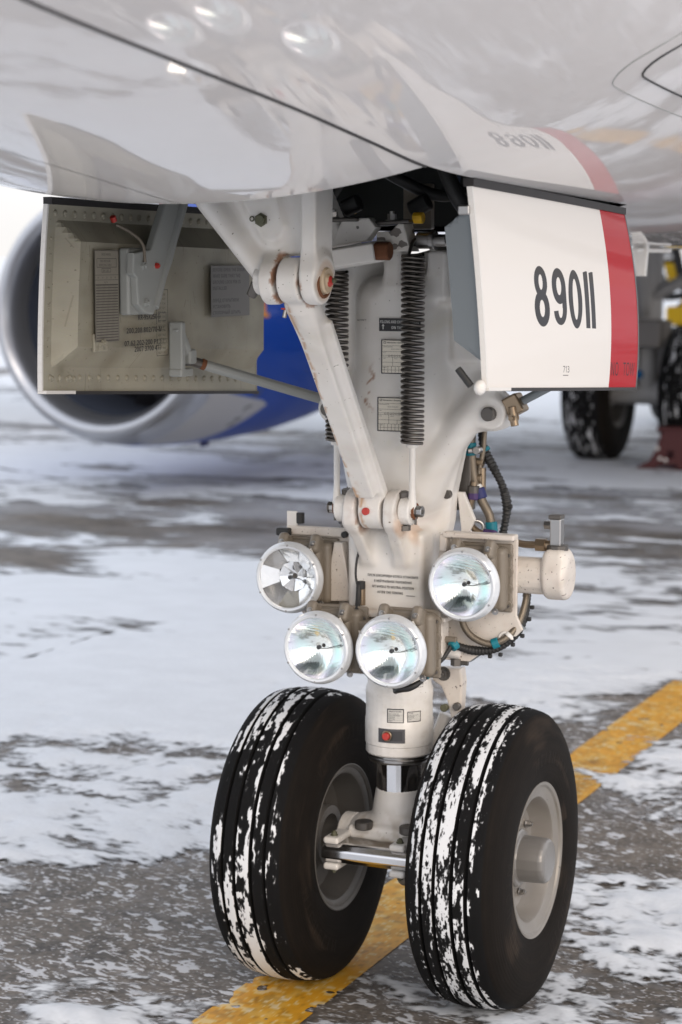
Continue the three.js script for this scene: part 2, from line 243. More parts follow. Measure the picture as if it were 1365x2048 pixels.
{ // snow: a thin sheet with real height, cut to the outline of the drifts
  const P = [], U = [], N = [], I = [], mats = [], groups = [];
  rings.forEach((r, q) => {
    const m = r.n, t = dataTex(m, m, (i, j, o) => {
      const x = r.x0 + (i + 0.5) / m * r.s, z = r.z0 + (j + 0.5) / m * r.s, s = snowField(x, z), d = s - snowCut;
      const thin = sst(0, 0.05, d), e = 0.75 + 0.08 * (fbm(x * 9, z * 12, 3) - 0.5) + (q === 0 ? 0.05 * (vn(x * 140, z * 140) - 0.5) : 0);
      const k = lerp(0.66, 1, thin) * e; o[0] = toS(0.90 * k); o[1] = toS(0.935 * k); o[2] = toS(0.98 * k);
      o[3] = 255 * clamp(0.4 + d * (q === 0 ? 30 : 14));
    }, true);
    t.wrapS = t.wrapT = THREE.ClampToEdgeWrapping;
    mats.push(std({ map: t, transparent: true, roughness: 0.85, side: THREE.DoubleSide }));
    const start = I.length, n = r.grid, c = r.s / n, inner = rings[q - 1], idx = new Map();
    const vert = (i, j) => { const key = i * 1000 + j; if (idx.has(key)) return idx.get(key); const x = r.x0 + i * c, z = r.z0 + j * c, h = (a, b) => { const d = snowField(a, b) - snowCut; return 0.0035 + 0.0150 * sst(0, 0.12, d) + (q === 0 ? 0.0025 * (fbm(a * 14, b * 14, 3) - 0.5) * sst(0, 0.06, d) : 0); }; P.push(x, h(x, z), z); const e = c * 0.6, v = V(h(x - e, z) - h(x + e, z), 2 * e, h(x, z - e) - h(x, z + e)).normalize(); N.push(v.x, v.y, v.z); U.push(i / n, j / n); idx.set(key, P.length / 3 - 1); return P.length / 3 - 1; };
    const any = (i, j) => { for (let a = 0; a <= 2; a++) for (let b = 0; b <= 2; b++) if (snowField(r.x0 + (i + a / 2) * c, r.z0 + (j + b / 2) * c) > snowCut - 0.07) return true; return false; };
    for (let i = 0; i < n; i++) for (let j = 0; j < n; j++) { const mx = r.x0 + (i + 0.5) * c, mz = r.z0 + (j + 0.5) * c; if (inner && inRing(inner, mx, mz)) continue; if (q < 2 && !any(i, j)) continue; const a = vert(i, j), b = vert(i, j + 1), d = vert(i + 1, j + 1), e = vert(i + 1, j); I.push(a, b, d, a, d, e); }
    if (q === 2) { const E = 2500, xs = [-E, r.x0, r.x0 + r.s, E], zs = [-E, r.z0, r.z0 + r.s, E]; for (let i = 0; i < 3; i++) for (let j = 0; j < 3; j++) { if (i === 1 && j === 1) continue; const k = P.length / 3; for (const [x, z] of [[xs[i], zs[j]], [xs[i], zs[j + 1]], [xs[i + 1], zs[j + 1]], [xs[i + 1], zs[j]]]) { P.push(x, 0.019, z); N.push(0, 1, 0); U.push(clamp((x - r.x0) / r.s, 0.001, 0.999), clamp((z - r.z0) / r.s, 0.001, 0.999)); } I.push(k, k + 1, k + 2, k, k + 2, k + 3); } }
    groups.push([start, I.length - start, q]);
  });
  const g = new THREE.BufferGeometry(); g.setAttribute('position', new THREE.Float32BufferAttribute(P, 3)); g.setAttribute('normal', new THREE.Float32BufferAttribute(N, 3)); g.setAttribute('uv', new THREE.Float32BufferAttribute(U, 2)); g.setIndex(I); groups.forEach((a) => g.addGroup(...a));
  const snow = new THREE.Mesh(g, mats); snow.name = 'snow'; snow.castShadow = snow.receiveShadow = true; snow.userData = { kind: 'stuff', label: 'thin windblown snow lying in ragged patches over the apron', category: 'snow' }; scene.add(snow);
}
{ // yellow taxi line under the nose gear
  const W = 0.20, L = 26, t = dataTex(128, 2048, (i, j, o) => { const x = -0.29 + (i + 0.5) / 128 * W, z = -L + 4 + (j + 0.5) / 2048 * L; const n = fbm(x * 20, z * 20, 4), f = fbm(x * 70, z * 70 + 9, 2), wear = sst(-0.9, 0.6, z) * 0.11; let e = 0.9 + 0.5 * (n - 0.5) - 0.25 * sst(0.6, 0.72, f) - 0.22 * sst(0.5, 0.75, fbm(x * 6 + 30, z * 1.2, 3)); const fk = 0.5 * sst(0.5, 1, flakes(x, z)) + 0.25 * sst(0.5, 0.8, fbm(x * 30, z * 22 + 8, 3)); o[0] = lerp(toS(0.66 * e), 212, fk); o[1] = lerp(toS(0.315 * e), 212, fk); o[2] = lerp(toS(0.010 * e), 214, fk); const side = Math.min(i, 127 - i) / 127; o[3] = 255 * clamp(0.5 + 9 * (0.76 - wear - n + 0.3 * Math.min(side, 0.12) - 0.03)); }, true);
  t.wrapS = t.wrapT = THREE.ClampToEdgeWrapping;
  const g = new THREE.PlaneGeometry(W, L); g.rotateX(-Math.PI / 2); const uv = g.attributes.uv; for (let i = 0; i < uv.count; i++) uv.setY(i, 1 - uv.getY(i)); g.translate(-0.19, 0.0018, 4 - L / 2);
  const o = new THREE.Mesh(g, std({ map: t, alphaTest: 0.5, roughness: 0.6 })); o.name = 'painted_line'; o.receiveShadow = true; o.userData = { kind: 'structure', label: 'worn yellow painted guide line running under the nose wheels' }; scene.add(o);
}

// ---------------------------------------------------------------- the airliner (its left side is +x, its nose +z)
const plane = new THREE.Group(); plane.name = 'airliner'; scene.add(plane);
plane.userData = { label: 'white airliner standing on its nose gear with the numbered gear door open', category: 'airliner' };
const pchip = (T) => (z) => { if (z <= T[0][0]) return T[0][1]; const n = T.length; if (z >= T[n - 1][0]) return T[n - 1][1]; let i = 0; while (T[i + 1][0] < z) i++; const d = (k) => (k <= 0 || k >= n - 1 ? 0 : (T[k + 1][1] - T[k - 1][1]) / (T[k + 1][0] - T[k - 1][0])), h = T[i + 1][0] - T[i][0], t = (z - T[i][0]) / h; const a = 2 * t ** 3 - 3 * t * t + 1, b = t ** 3 - 2 * t * t + t, c = -2 * t ** 3 + 3 * t * t, e = t ** 3 - t * t; return a * T[i][1] + b * h * d(i) + c * T[i + 1][1] + e * h * d(i + 1); };
const keel = pchip([[-24, 3.3], [-21, 2.7], [-17, 1.9], [-14, 1.53], [-8, 1.50], [-3, 1.52], [-1, 1.533], [-0.2, 1.55], [0.4, 1.563], [0.7, 1.572], [0.93, 1.584], [1.15, 1.610], [1.4, 1.639], [1.7, 1.668], [2.05, 1.703], [2.6, 1.77], [3.2, 1.88], [3.8, 2.06], [4.3, 2.32], [4.65, 2.62], [4.82, 2.9]]);
const rad = pchip([[-24, 0.35], [-21, 0.85], [-17, 1.5], [-14, 1.71], [-12, 1.73], [0.4, 1.73], [1, 1.70], [1.5, 1.64], [2.05, 1.54], [2.6, 1.40], [3.2, 1.18], [3.8, 0.88], [4.3, 0.55], [4.65, 0.24], [4.82, 0.02]]);
const belly = (x, z) => { const R = rad(z), q = Math.min(Math.abs(x), R); return keel(z) + R - Math.sqrt(R * R - q * q); };
const waveMap = dataTex(512, 512, (i, j, o) => { o[0] = o[1] = o[2] = 255 * tn((i + 0.5) / 512, (j + 0.5) / 512, 7, 3); });
const skinMap = dataTex(512, 512, (i, j, o) => { const n = tn((i + 0.5) / 512, (j + 0.5) / 512, 6, 4); o[0] = 246 + 14 * (n - 0.5); o[1] = 245 + 16 * (n - 0.5); o[2] = 244 + 18 * (n - 0.5); }, true);
M.skin = phy({ color: lin(0.80, 0.765, 0.745), map: skinMap, roughness: 0.04, bumpMap: waveMap, bumpScale: 0.00022, side: THREE.DoubleSide });
const HOLE = [-0.15, 2.6];
{
  const zs = new Set([HOLE[0], 0.93, HOLE[1]]); for (let z = -24; z < -3; z += 0.6) zs.add(z); for (let z = -3; z < -0.3; z += 0.1) zs.add(+z.toFixed(3)); for (let z = -0.2; z < 2.58; z += 0.05) zs.add(+z.toFixed(3)); for (let z = 2.65; z < 4.8; z += 0.07) zs.add(z); zs.add(4.82);
  const Z = [...zs].sort((a, b) => a - b), P = [], U = [], I = [], NL = 24, NS = 46, cols = NL + 2 * NS;
  for (const z of Z) { const R = rad(z), k = keel(z), xe = Math.min(0.42, 0.93 * R), te = Math.asin(xe / R); for (let c = 0; c <= cols; c++) { let th; if (c < NS) th = -lerp(Math.PI, te, c / NS); else if (c <= NS + NL) th = Math.asin(lerp(-xe, xe, (c - NS) / NL) / R); else th = lerp(te, Math.PI, (c - NS - NL) / NS); P.push(R * Math.sin(th), k + R - R * Math.cos(th), z); U.push(th * R / 1.6, z / 1.6); } }
  for (let i = 0; i < Z.length - 1; i++) for (let c = 0; c < cols; c++) { if (c >= NS && c < NS + NL && Z[i] >= HOLE[0] - 1e-6 && Z[i + 1] <= HOLE[1] + 1e-6) continue; const a = i * (cols + 1) + c, b = a + 1, d = a + cols + 1, e = d + 1; I.push(a, b, d, b, e, d); }
  const g = new THREE.BufferGeometry(); g.setAttribute('position', new THREE.Float32BufferAttribute(P, 3)); g.setAttribute('uv', new THREE.Float32BufferAttribute(U, 2)); g.setIndex(I); g.computeVertexNormals();
  { const n = g.attributes.normal, p = g.attributes.position; for (let i = 0; i < p.count; i++) { const z = p.getZ(i), R = rad(z), cy = keel(z) + R, e = 0.05, dk = (keel(z + e) - keel(z - e)) / (2 * e), dr = (rad(z + e) - rad(z - e)) / (2 * e); const x = p.getX(i) / R, y = (p.getY(i) - cy) / R, v = V(x, y, -(dr + y * (dk + dr))).normalize(); n.setXYZ(i, v.x, v.y, v.z); } }
  const f = part('fuselage', g, M.skin, plane, 'glossy white belly and nose of the airliner above the gear');
  // engraved outline of an access panel on the left flank
  const outline = (x0, x1, z0, z1, r, w, m) => { const pts = []; const cor = [[x1 - r, z1 - r, 0], [x0 + r, z1 - r, 1], [x0 + r, z0 + r, 2], [x1 - r, z0 + r, 3]]; for (const [cx, cz, k] of cor) for (let t = 0; t <= 6; t++) { const a = (k + t / 6) * Math.PI / 2, x = cx + r * Math.cos(a), z = cz + r * Math.sin(a); pts.push([x, belly(x, z) - 0.0002, z]); } const dense = []; for (let i = 0; i < pts.length; i++) { const a = pts[i], b = pts[(i + 1) % pts.length], n = Math.max(1, Math.round(Math.hypot(b[0] - a[0], b[2] - a[2]) / 0.04)); for (let t = 0; t < n; t++) { const x = lerp(a[0], b[0], t / n), z = lerp(a[2], b[2], t / n); dense.push([x, belly(x, z) - 0.0002, z]); } } dense.push(dense[0]); part('panel_seam', tube(dense, w, dense.length * 2, 6), m, f); };
  outline(0.75, 1.10, -0.10, 0.967, 0.045, 0.0016, M.black); outline(0.715, 1.14, -0.16, 1.01, 0.06, 0.0007, M.armGrey);
}
// forward gear doors, closed: two curved panels with a dark seal along their outer edges
for (const s of [1, -1]) {
  const P = [], U = [], N = [], I = [], nx = 16, nz = 56, x0 = 0.0012, x1 = 0.4135, z0 = 0.93, z1 = 2.594;
  const nrm = (x, z) => { const e = 0.01; return V((belly(x + e, z) - belly(x - e, z)) / (2 * e), -1, (belly(x, z + 2 * e) - belly(x, z - 2 * e)) / (4 * e)).normalize(); };
  for (const up of [0, 0.012]) for (let j = 0; j <= nz; j++) for (let i = 0; i <= nx; i++) { const x = s * lerp(x0, x1, i / nx), z = lerp(z0, z1, j / nz), n = nrm(x, z); P.push(x, belly(x, z) + up, z); if (up) n.negate(); N.push(n.x, n.y, n.z); U.push(x / 1.6, z / 1.6); }
  const o = (nx + 1) * (nz + 1); for (let j = 0; j < nz; j++) for (let i = 0; i < nx; i++) { const a = j * (nx + 1) + i, b = a + 1, d = a + nx + 1, e = d + 1; s > 0 ? I.push(a, b, d, b, e, d, a + o, d + o, b + o, b + o, d + o, e + o) : I.push(a, d, b, b, d, e, a + o, b + o, d + o, b + o, e + o, d + o); }
  const g = new THREE.BufferGeometry(); g.setAttribute('position', new THREE.Float32BufferAttribute(P, 3)); g.setAttribute('normal', new THREE.Float32BufferAttribute(N, 3)); g.setAttribute('uv', new THREE.Float32BufferAttribute(U, 2)); g.setIndex(I);
  const door = part('closed_gear_door', g, M.skin, plane, s > 0 ? 'closed glossy left forward gear door above the gear' : 'closed glossy right forward gear door above the gear');
  const edge = [], seal = []; for (let j = 0; j <= 56; j++) { const z = lerp(z0, z1, j / 56); seal.push([s * 0.4168, belly(0.4168, z) + 0.0012, z]); } part('seal', tube(seal, 0.0036, 110, 8), M.seal, door);
  for (let i = 0; i <= 16; i++) { const x = s * lerp(0.002, 0.413, i / 16); edge.push([x, belly(x, z0) + 0.006, z0 + 0.001]); } part('door_edge', tube(edge, 0.006, 40, 8), M.whiteP, door);
}
// wheel bay
{
  const bay = group('gear_bay', plane, 0, 0, 0, 'dark open nose gear bay'); const y1 = 2.25, z0 = HOLE[0] - 0.012, z1 = HOLE[1] + 0.01;
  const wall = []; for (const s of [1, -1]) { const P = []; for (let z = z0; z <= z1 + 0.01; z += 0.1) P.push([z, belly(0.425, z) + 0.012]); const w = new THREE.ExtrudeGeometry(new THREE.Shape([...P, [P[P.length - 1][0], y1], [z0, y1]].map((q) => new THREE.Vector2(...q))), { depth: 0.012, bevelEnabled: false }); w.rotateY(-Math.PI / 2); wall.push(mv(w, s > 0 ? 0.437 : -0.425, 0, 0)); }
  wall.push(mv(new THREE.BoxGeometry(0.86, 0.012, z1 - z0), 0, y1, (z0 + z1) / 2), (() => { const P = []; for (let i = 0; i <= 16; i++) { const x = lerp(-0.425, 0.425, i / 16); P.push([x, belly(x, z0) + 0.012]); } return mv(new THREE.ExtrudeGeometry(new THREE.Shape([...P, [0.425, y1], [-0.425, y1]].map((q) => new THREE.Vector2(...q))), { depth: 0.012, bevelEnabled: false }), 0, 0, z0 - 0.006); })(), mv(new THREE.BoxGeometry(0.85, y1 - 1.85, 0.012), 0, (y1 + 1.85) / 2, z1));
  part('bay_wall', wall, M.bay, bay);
  for (const z of [-0.05, 0.25, 0.6]) for (const s of [1, -1]) part('bay_rib', mv(rbox(0.05, 0.6, 0.03), s * 0.4, 1.94, z), M.bay, bay);
  part('bay_beam', mv(rbox(0.8, 0.07, 0.06), 0, 1.80, -0.08), M.bay, bay);
  part('bay_duct', tube([[0.28, 1.60, -0.16], [0.27, 1.75, -0.12], [0.24, 1.95, 0.0], [0.24, 2.2, 0.1]], 0.022, 40), std({ color: lin(0.03, 0.06, 0.11), roughness: 0.5 }), bay);
  part('bay_duct', tube([[0.06, 1.62, -0.18], [0.06, 1.8, -0.15], [0.08, 2.2, -0.05]], 0.02, 40), std({ color: lin(0.025, 0.05, 0.10), roughness: 0.5 }), bay);
  part('bay_hose', tube([[-0.2, 1.62, -0.1], [-0.1, 1.72, -0.05], [0.0, 1.66, 0.05], [0.1, 1.62, 0.0], [0.18, 1.7, -0.1]], 0.012, 60), M.black, bay);
  part('bay_hose', tube([[0.3, 1.58, -0.2], [0.2, 1.56, -0.05], [0.16, 1.60, 0.08], [0.1, 1.75, 0.1]], 0.016, 60), M.black, bay);
  part('yellow_cap', mv(cyl(0.011, 0.02, 'x'), 0.085, 1.575, 0.12), M.yellow, bay); part('yellow_cap', mv(cyl(0.006, 0.012, 'z'), -0.06, 1.59, 0.1), M.yellow, bay);
  part('bay_bracket', mv(rbox(0.06, 0.09, 0.02), 0.03, 1.60, -0.02), M.taupe, bay); 
  part('bay_box', mv(rbox(0.14, 0.1, 0.12, 0.008), 0.25, 1.66, -0.07), M.black, bay);
}

// ---------------------------------------------------------------- nose gear leg
const rustAt = (x, y, z) => fbm(x * 60 + y * 31, y * 70 + z * 45, 3);
const WH = [1, 1, 1], mixc = (a, b, t) => [lerp(a[0], b[0], t), lerp(a[1], b[1], t), lerp(a[2], b[2], t)], RUST = [0.38, 0.15, 0.05], GRIME = [0.55, 0.47, 0.38];
const leg = group('nose_gear_leg', plane, 0, 0, 0, 'white forged nose gear leg with placards');
{
  const half = [[0, 0.70], [0.062, 0.70], [0.072, 0.80], [0.085, 0.90], [0.104, 0.97], [0.110, 1.03], [0.128, 1.12], [0.155, 1.158], [0.20, 1.165], [0.225, 1.195], [0.205, 1.235], [0.192, 1.31], [0.19, 1.45], [0.215, 1.58], [0.22, 1.66], [0.17, 1.64], [0.135, 1.565], [0.10, 1.525], [0, 1.50]];
  const both = [...half, ...half.slice(1, -1).reverse().map((p) => [-p[0] * (p[1] > 1.1 && p[1] < 1.3 ? 0.74 : 1), p[1]])];
  const web = S.poly(both, 2, -0.025, 0.026, 0.01);
  const solid = uni(0.045, web, S.cone([0, 0.70, 0], [0, 1.06, 0], 0.068, 0.074), S.box([0.006, 1.30, 0.012], [0.088, 0.165, 0.068], 0.05), S.cone([0, 1.06, 0.0], [0, 1.22, 0.0], 0.074, 0.080),
    S.cone([0.196, 1.26, 0.01], [0.062, 1.04, 0.036], 0.016, 0.028), S.cone([-0.15, 1.26, 0.01], [-0.062, 1.04, 0.036], 0.016, 0.028));
  const more = uni(0.022, solid, S.cyl([0.2, 1.195, -0.02], 2, 0.032, 0.045, 0.006), S.cyl([-0.145, 1.195, -0.02], 2, 0.026, 0.045, 0.006),
    S.box([0, 0.878, 0.052], [0.082, 0.082, 0.03], 0.012), S.box([0.15, 1.38, 0.006], [0.032, 0.085, 0.012], 0.008), S.box([-0.15, 1.38, 0.006], [0.032, 0.085, 0.012], 0.008),
    // clevis for the brace
    S.bar([0.041, 1.008, 0.128], [0.036, 0.91, 0.06], 0.0135, 0.042, 0.03, 0.006), S.bar([-0.041, 1.008, 0.128], [-0.036, 0.91, 0.06], 0.0135, 0.042, 0.03, 0.006), S.cyl([0.041, 1.008, 0.128], 0, 0.041, 0.0135, 0.004), S.cyl([-0.041, 1.008, 0.128], 0, 0.041, 0.0135, 0.004),
    S.box([0.095, 1.465, 0.0], [0.022, 0.05, 0.05], 0.01), S.box([0.012, 1.49, 0.055], [0.02, 0.055, 0.024], 0.01));
  const legF = cut(0.012, more, S.cyl([0, 1.008, 0.14], 0, 0.049, 0.0265, 0.003));
  const paint = (x, y, z) => { const d = Math.hypot(y - 1.008, z - 0.128), r = rustAt(x, y, z); let c = WH; const s1 = sst(0.056, 0.040, d) * sst(0.42, 0.62, r) * sst(0.07, 0.03, Math.abs(x)) * (Math.abs(x) < 0.029 || Math.abs(x) > 0.053 ? 1 : 0.25); c = mixc(c, RUST, 0.75 * s1); const drip = sst(0.014, 0.004, Math.abs(x - 0.066 + 0.006 * Math.sin(y * 60))) * sst(1.0, 0.99, y) * sst(0.925, 0.95, y) * (z > 0.05 ? 1 : 0); c = mixc(c, [0.75, 0.42, 0.2], 0.5 * drip); const crack = sst(0.005, 0.001, Math.abs(x + 0.032 - 0.006 * Math.sin(y * 70) - 0.006 * Math.sin(y * 190))) * sst(1.19, 1.22, y) * sst(1.30, 1.26, y) * (z > 0.06 ? 1 : 0); c = mixc(c, RUST, 0.9 * crack * sst(0.3, 0.5, r)); return mixc(c, GRIME, 0.18 * sst(0.5, 0.8, fbm(x * 14, y * 9 + z * 12, 3))); };
  part('leg_casting', sdf(legF, [-0.25, 0.68, -0.09], [0.25, 1.68, 0.185], 0.0046, paint), M.white, leg);
  for (const s of [1, -1]) { part('pin', mv(cyl(0.014, 0.02, 'z'), s > 0 ? 0.2 : -0.145, 1.195, 0.032), M.darkSteel, leg); part('rivet', mv(cyl(0.009, 0.012, 'z'), s * 0.105, 1.03, 0.008), M.darkSteel, leg); }
  // lower cylinder, gland nut, sliding tube
  const tubeTex = dirtyMap;
  part('lower_cylinder', mv(lathe([[0.05, 0.495], [0.0665, 0.495], [0.0685, 0.498], [0.0685, 0.515], [0.0700, 0.517], [0.0700, 0.566], [0.0690, 0.569], [0.0680, 0.600], [0.0690, 0.618], [0.0690, 0.628], [0.0655, 0.638], [0.0645, 0.70], [0.067, 0.73], [0.05, 0.73]], 72, 0.4), 0, 0, 0), M.whiteP, leg);
  part('gland_ring', mv(lathe([[0.045, 0.478], [0.060, 0.478], [0.0625, 0.482], [0.0625, 0.487], [0.061, 0.489], [0.064, 0.4905], [0.064, 0.4935], [0.05, 0.4935]], 72, 0.4), 0, 0, 0), M.steel, leg, 'bare metal gland ring');
  part('chrome_tube', mv(lathe([[0.001, 0.40], [0.046, 0.40], [0.046, 0.49], [0.001, 0.49]], 72, 0.4), 0, 0, 0), M.chrome, leg, 'mirror bright sliding tube');
  part('sliding_tube', sdf(uni(0.03, S.cone([0, 0.37, 0], [0, 0.35, 0], 0.046, 0.046), S.cyl([0, 0.375, 0], 1, 0.047, 0.045, 0.003), S.cyl([0, 0.305, 0], 0, 0.044, 0.12, 0.006), S.box([0, 0.335, 0.03], [0.085, 0.014, 0.045], 0.008)), [-0.14, 0.24, -0.07], [0.14, 0.43, 0.09], 0.0045, (x, y, z) => mixc(WH, GRIME, 0.5 * sst(0.40, 0.34, y) * sst(0.4, 0.6, rustAt(x, y, z)))), M.white, leg);
  for (const s of [1, -1]) part('axle_flange', mv(cyl(0.049, 0.03, 'x'), s * 0.108, 0.305, 0), M.whiteP, leg);
  for (const s of [-0.048, 0.05]) part('stop_pad', mv(cyl(0.019, 0.016), s, 0.352, 0.072), M.darkSteel, leg);
  // towing bar held by four white lugs
  const tb = part('towing_bar', mv(cyl(0.0205, 0.20, 'x'), -0.012, 0.304, 0.125), M.chrome, leg, 'polished steel towing bar between the wheels');
  for (const x of [-0.092, 0.052]) for (const y of [0.331, 0.277]) { part('lug', mv(rbox(0.034, 0.014, 0.075, 0.006), x, y, 0.105), M.whiteP, tb); part('bolt', mv(bolt(0.006, y > 0.3 ? 'y' : '-y', 0.006), x, y + (y > 0.3 ? 0.011 : -0.011), 0.122), M.olive, tb); }
  part('jack_ball', mv(new THREE.SphereGeometry(0.017, 20, 14), 0.055, 0.262, 0.10), M.taupe, tb);
}
// brace and its bracket
const brace = group('drag_brace', plane, 0, 0, 0, 'white drag brace streaked with rust, running up to the bracket');
{
  const up = [0, 1.459, 0.5], lo = [0, 1.008, 0.128];
  const f = uni(0.018, S.cyl(up, 0, 0.041, 0.0205, 0.005), S.cyl(lo, 0, 0.038, 0.0235, 0.004), S.bar([0, 1.43, 0.476], [0.0, 1.05, 0.163], [0.0225, 0.021], 0.019, 0.026, 0.005), S.bar([0.006, 1.385, 0.428], [0.004, 1.04, 0.146], [0.033, 0.027], 0.006, 0.010, 0.003), S.cone([0.0, 1.415, 0.465], [0.0, 1.33, 0.39], 0.030, 0.012));
  const g = cut(0.008, f, S.cyl(up, 0, 0.012, 0.05, 0.001), S.cyl([0.045, 1.235, 0.315], 0, 0.001, 0.001, 0.0005));
  const paint = (x, y, z) => { const t = (1.43 - y) / 0.4, line = -0.0175 + 0.003 * Math.sin(t * 7) + 0.002 * Math.sin(t * 40), front = (z - 0.128) - (y - 1.008) * 0.825; let c = WH; const r = rustAt(x, y, z); c = mixc(c, [0.62, 0.34, 0.16], 0.8 * sst(0.0040, 0.001, Math.abs(x - line)) * (front > 0 ? 1 : 0) * sst(0.35, 0.5, r) * sst(1.44, 1.40, y)); c = mixc(c, [0.72, 0.42, 0.2], 0.6 * sst(0.018, 0.0, Math.hypot(x + 0.018, (y - 1.39) * 0.6)) * sst(0.3, 0.55, r)); c = mixc(c, [0.7, 0.4, 0.18], 0.6 * sst(0.05, 0.01, Math.abs(y - 1.045)) * sst(0.02, 0.0, Math.abs(x + 0.018)) * sst(0.4, 0.6, r) * (front > 0 ? 1 : 0)); c = mixc(c, RUST, 0.7 * sst(0.0185, 0.0205, Math.abs(x)) * sst(0.42, 0.6, r) * (Math.hypot(y - up[1], z - up[2]) < 0.05 ? 1 : 0)); return mixc(c, GRIME, 0.14 * sst(0.5, 0.8, fbm(x * 18, y * 10, 3))); };
  part('brace_beam', sdf(g, [-0.06, 0.95, 0.07], [0.06, 1.52, 0.56], 0.0036, paint), M.white, brace);
  part('red_plug', mv(cyl(0.0075, 0.008, 'z'), -0.004, 1.008, 0.168), M.red, brace); part('red_plug', mv(cyl(0.009, 0.003), -0.03, 1.408, 0.475), M.red, brace); part('grease_nipple', rod([-0.03, 1.407, 0.475], [-0.032, 1.392, 0.478], 0.004), M.steel, brace);
  const pin = part('pivot_pin', mv(cyl(0.0115, 0.20, 'x'), 0, 1.008, 0.128), M.steel, brace); for (const s of [1, -1]) { part('collar', mv(cyl(0.028, 0.024, 'x'), s * 0.068, 1.008, 0.128), M.whiteP, pin); part('washer', mv(cyl(0.017, 0.006, 'x'), s * 0.0835, 1.008, 0.128), M.rust, pin); part('nut', mv(hex(0.011, 0.011, 'y').rotateX(0.2), s * 0.06, 1.04, 0.13), M.darkSteel, pin); part('nut', mv(hex(0.012, 0.010), s * 0.062, 0.974, 0.128), M.darkSteel, pin); }
}
const brk = group('brace_bracket', plane, 0, 0, 0, 'white pivot bracket with a rusty pin below the forward doors');
{
  const up = [0, 1.459, 0.5];
  const plate = S.poly([[0.03, 1.74], [-0.23, 1.74], [-0.21, 1.63], [-0.178, 1.592], [-0.056, 1.462], [-0.05, 1.43], [-0.026, 1.43], [-0.024, 1.49], [0.02, 1.49]], 2, 0.487, 0.012, 0.005);
  const rim = S.cone([-0.215, 1.64, 0.5], [-0.052, 1.45, 0.5], 0.011, 0.012), rim2 = S.cone([-0.17, 1.6, 0.495], [-0.052, 1.455, 0.49], 0.018, 0.014);
  const f = uni(0.022, plate, rim, rim2, S.cyl([-0.041, up[1], up[2]], 0, 0.042, 0.0145, 0.004), S.cyl([0.0405, up[1], up[2]], 0, 0.043, 0.0155, 0.004), S.bar([0.0405, 1.74, 0.49], [0.0405, 1.47, 0.497], 0.0155, 0.042, 0.037, 0.006));
  const rimPad = S.cone([-0.072, 1.62, 0.499], [-0.045, 1.552, 0.499], 0.034, 0.024);
  const g = cut(0.010, uni(0.02, f, cut(0.005, rimPad, S.box([-0.06, 1.6, 0.53], [0.2, 0.2, 0.024], 0.002))), S.cyl([0, up[1], up[2]], 0, 0.0455, 0.0225, 0.002));
  const paint = (x, y, z) => { const d = Math.hypot(y - up[1], z - up[2]), r = rustAt(x, y, z); let c = WH; c = mixc(c, RUST, 0.85 * sst(0.054, 0.044, d) * sst(0.44, 0.6, r) * (Math.abs(x) < 0.03 ? 1 : 0)); c = mixc(c, [0.8, 0.52, 0.3], 0.5 * sst(0.041, 0.032, d) * (x > 0.05 ? 1 : 0) * sst(0.3, 0.6, r)); return mixc(c, GRIME, 0.12 * sst(0.5, 0.8, fbm(x * 18, y * 10, 3))); };
  part('bracket_casting', sdf(g, [-0.25, 1.40, 0.435], [0.07, 1.76, 0.56], 0.0042, paint), M.white, brk);
  const cap = part('pin_cap', mv(lathe([[0.001, 0.008], [0.010, 0.008], [0.012, 0.003], [0.021, 0.004], [0.0235, 0.001], [0.0235, -0.008], [0.001, -0.008]], 40, 0.5).rotateZ(-Math.PI / 2), 0.0615, up[1], up[2]), std({ color: lin(0.62, 0.5, 0.36), map: paintMap, roughness: 0.6 }), brk, 'rust stained pin cap with red sealant');
  part('rust_ring', mv(new THREE.TorusGeometry(0.0265, 0.0034, 8, 40).rotateY(Math.PI / 2), 0.0565, up[1] - 0.002, up[2]), M.rust, cap); part('red_sealant', mv(new THREE.SphereGeometry(0.0105, 16, 10).scale(0.5, 1, 1), 0.068, up[1] - 0.001, up[2]), M.red, cap); part('pin_bolt', mv(cyl(0.0045, 0.01, 'x'), 0.0735, up[1], up[2] - 0.002), M.olive, cap);
  part('collar', mv(cyl(0.026, 0.018, 'x'), -0.064, up[1], up[2]), M.whiteP, brk);
  part('hex_fastener', merge([mv(hex(0.0125, 0.008, 'z'), -0.062, 1.566, 0.508), mv(cyl(0.009, 0.012, 'z'), -0.062, 1.566, 0.512), mv(new THREE.TorusGeometry(0.004, 0.0012, 6, 14), -0.08, 1.568, 0.51)]), M.olive, brk); part('rivet_hole', mv(cyl(0.003, 0.002, 'z'), -0.066, 1.592, 0.506), M.black, brk);
  part('side_fitting', rod([-0.075, 1.452, 0.5], [-0.088, 1.43, 0.5], 0.012, 0.009), M.darkSteel, brk);
}
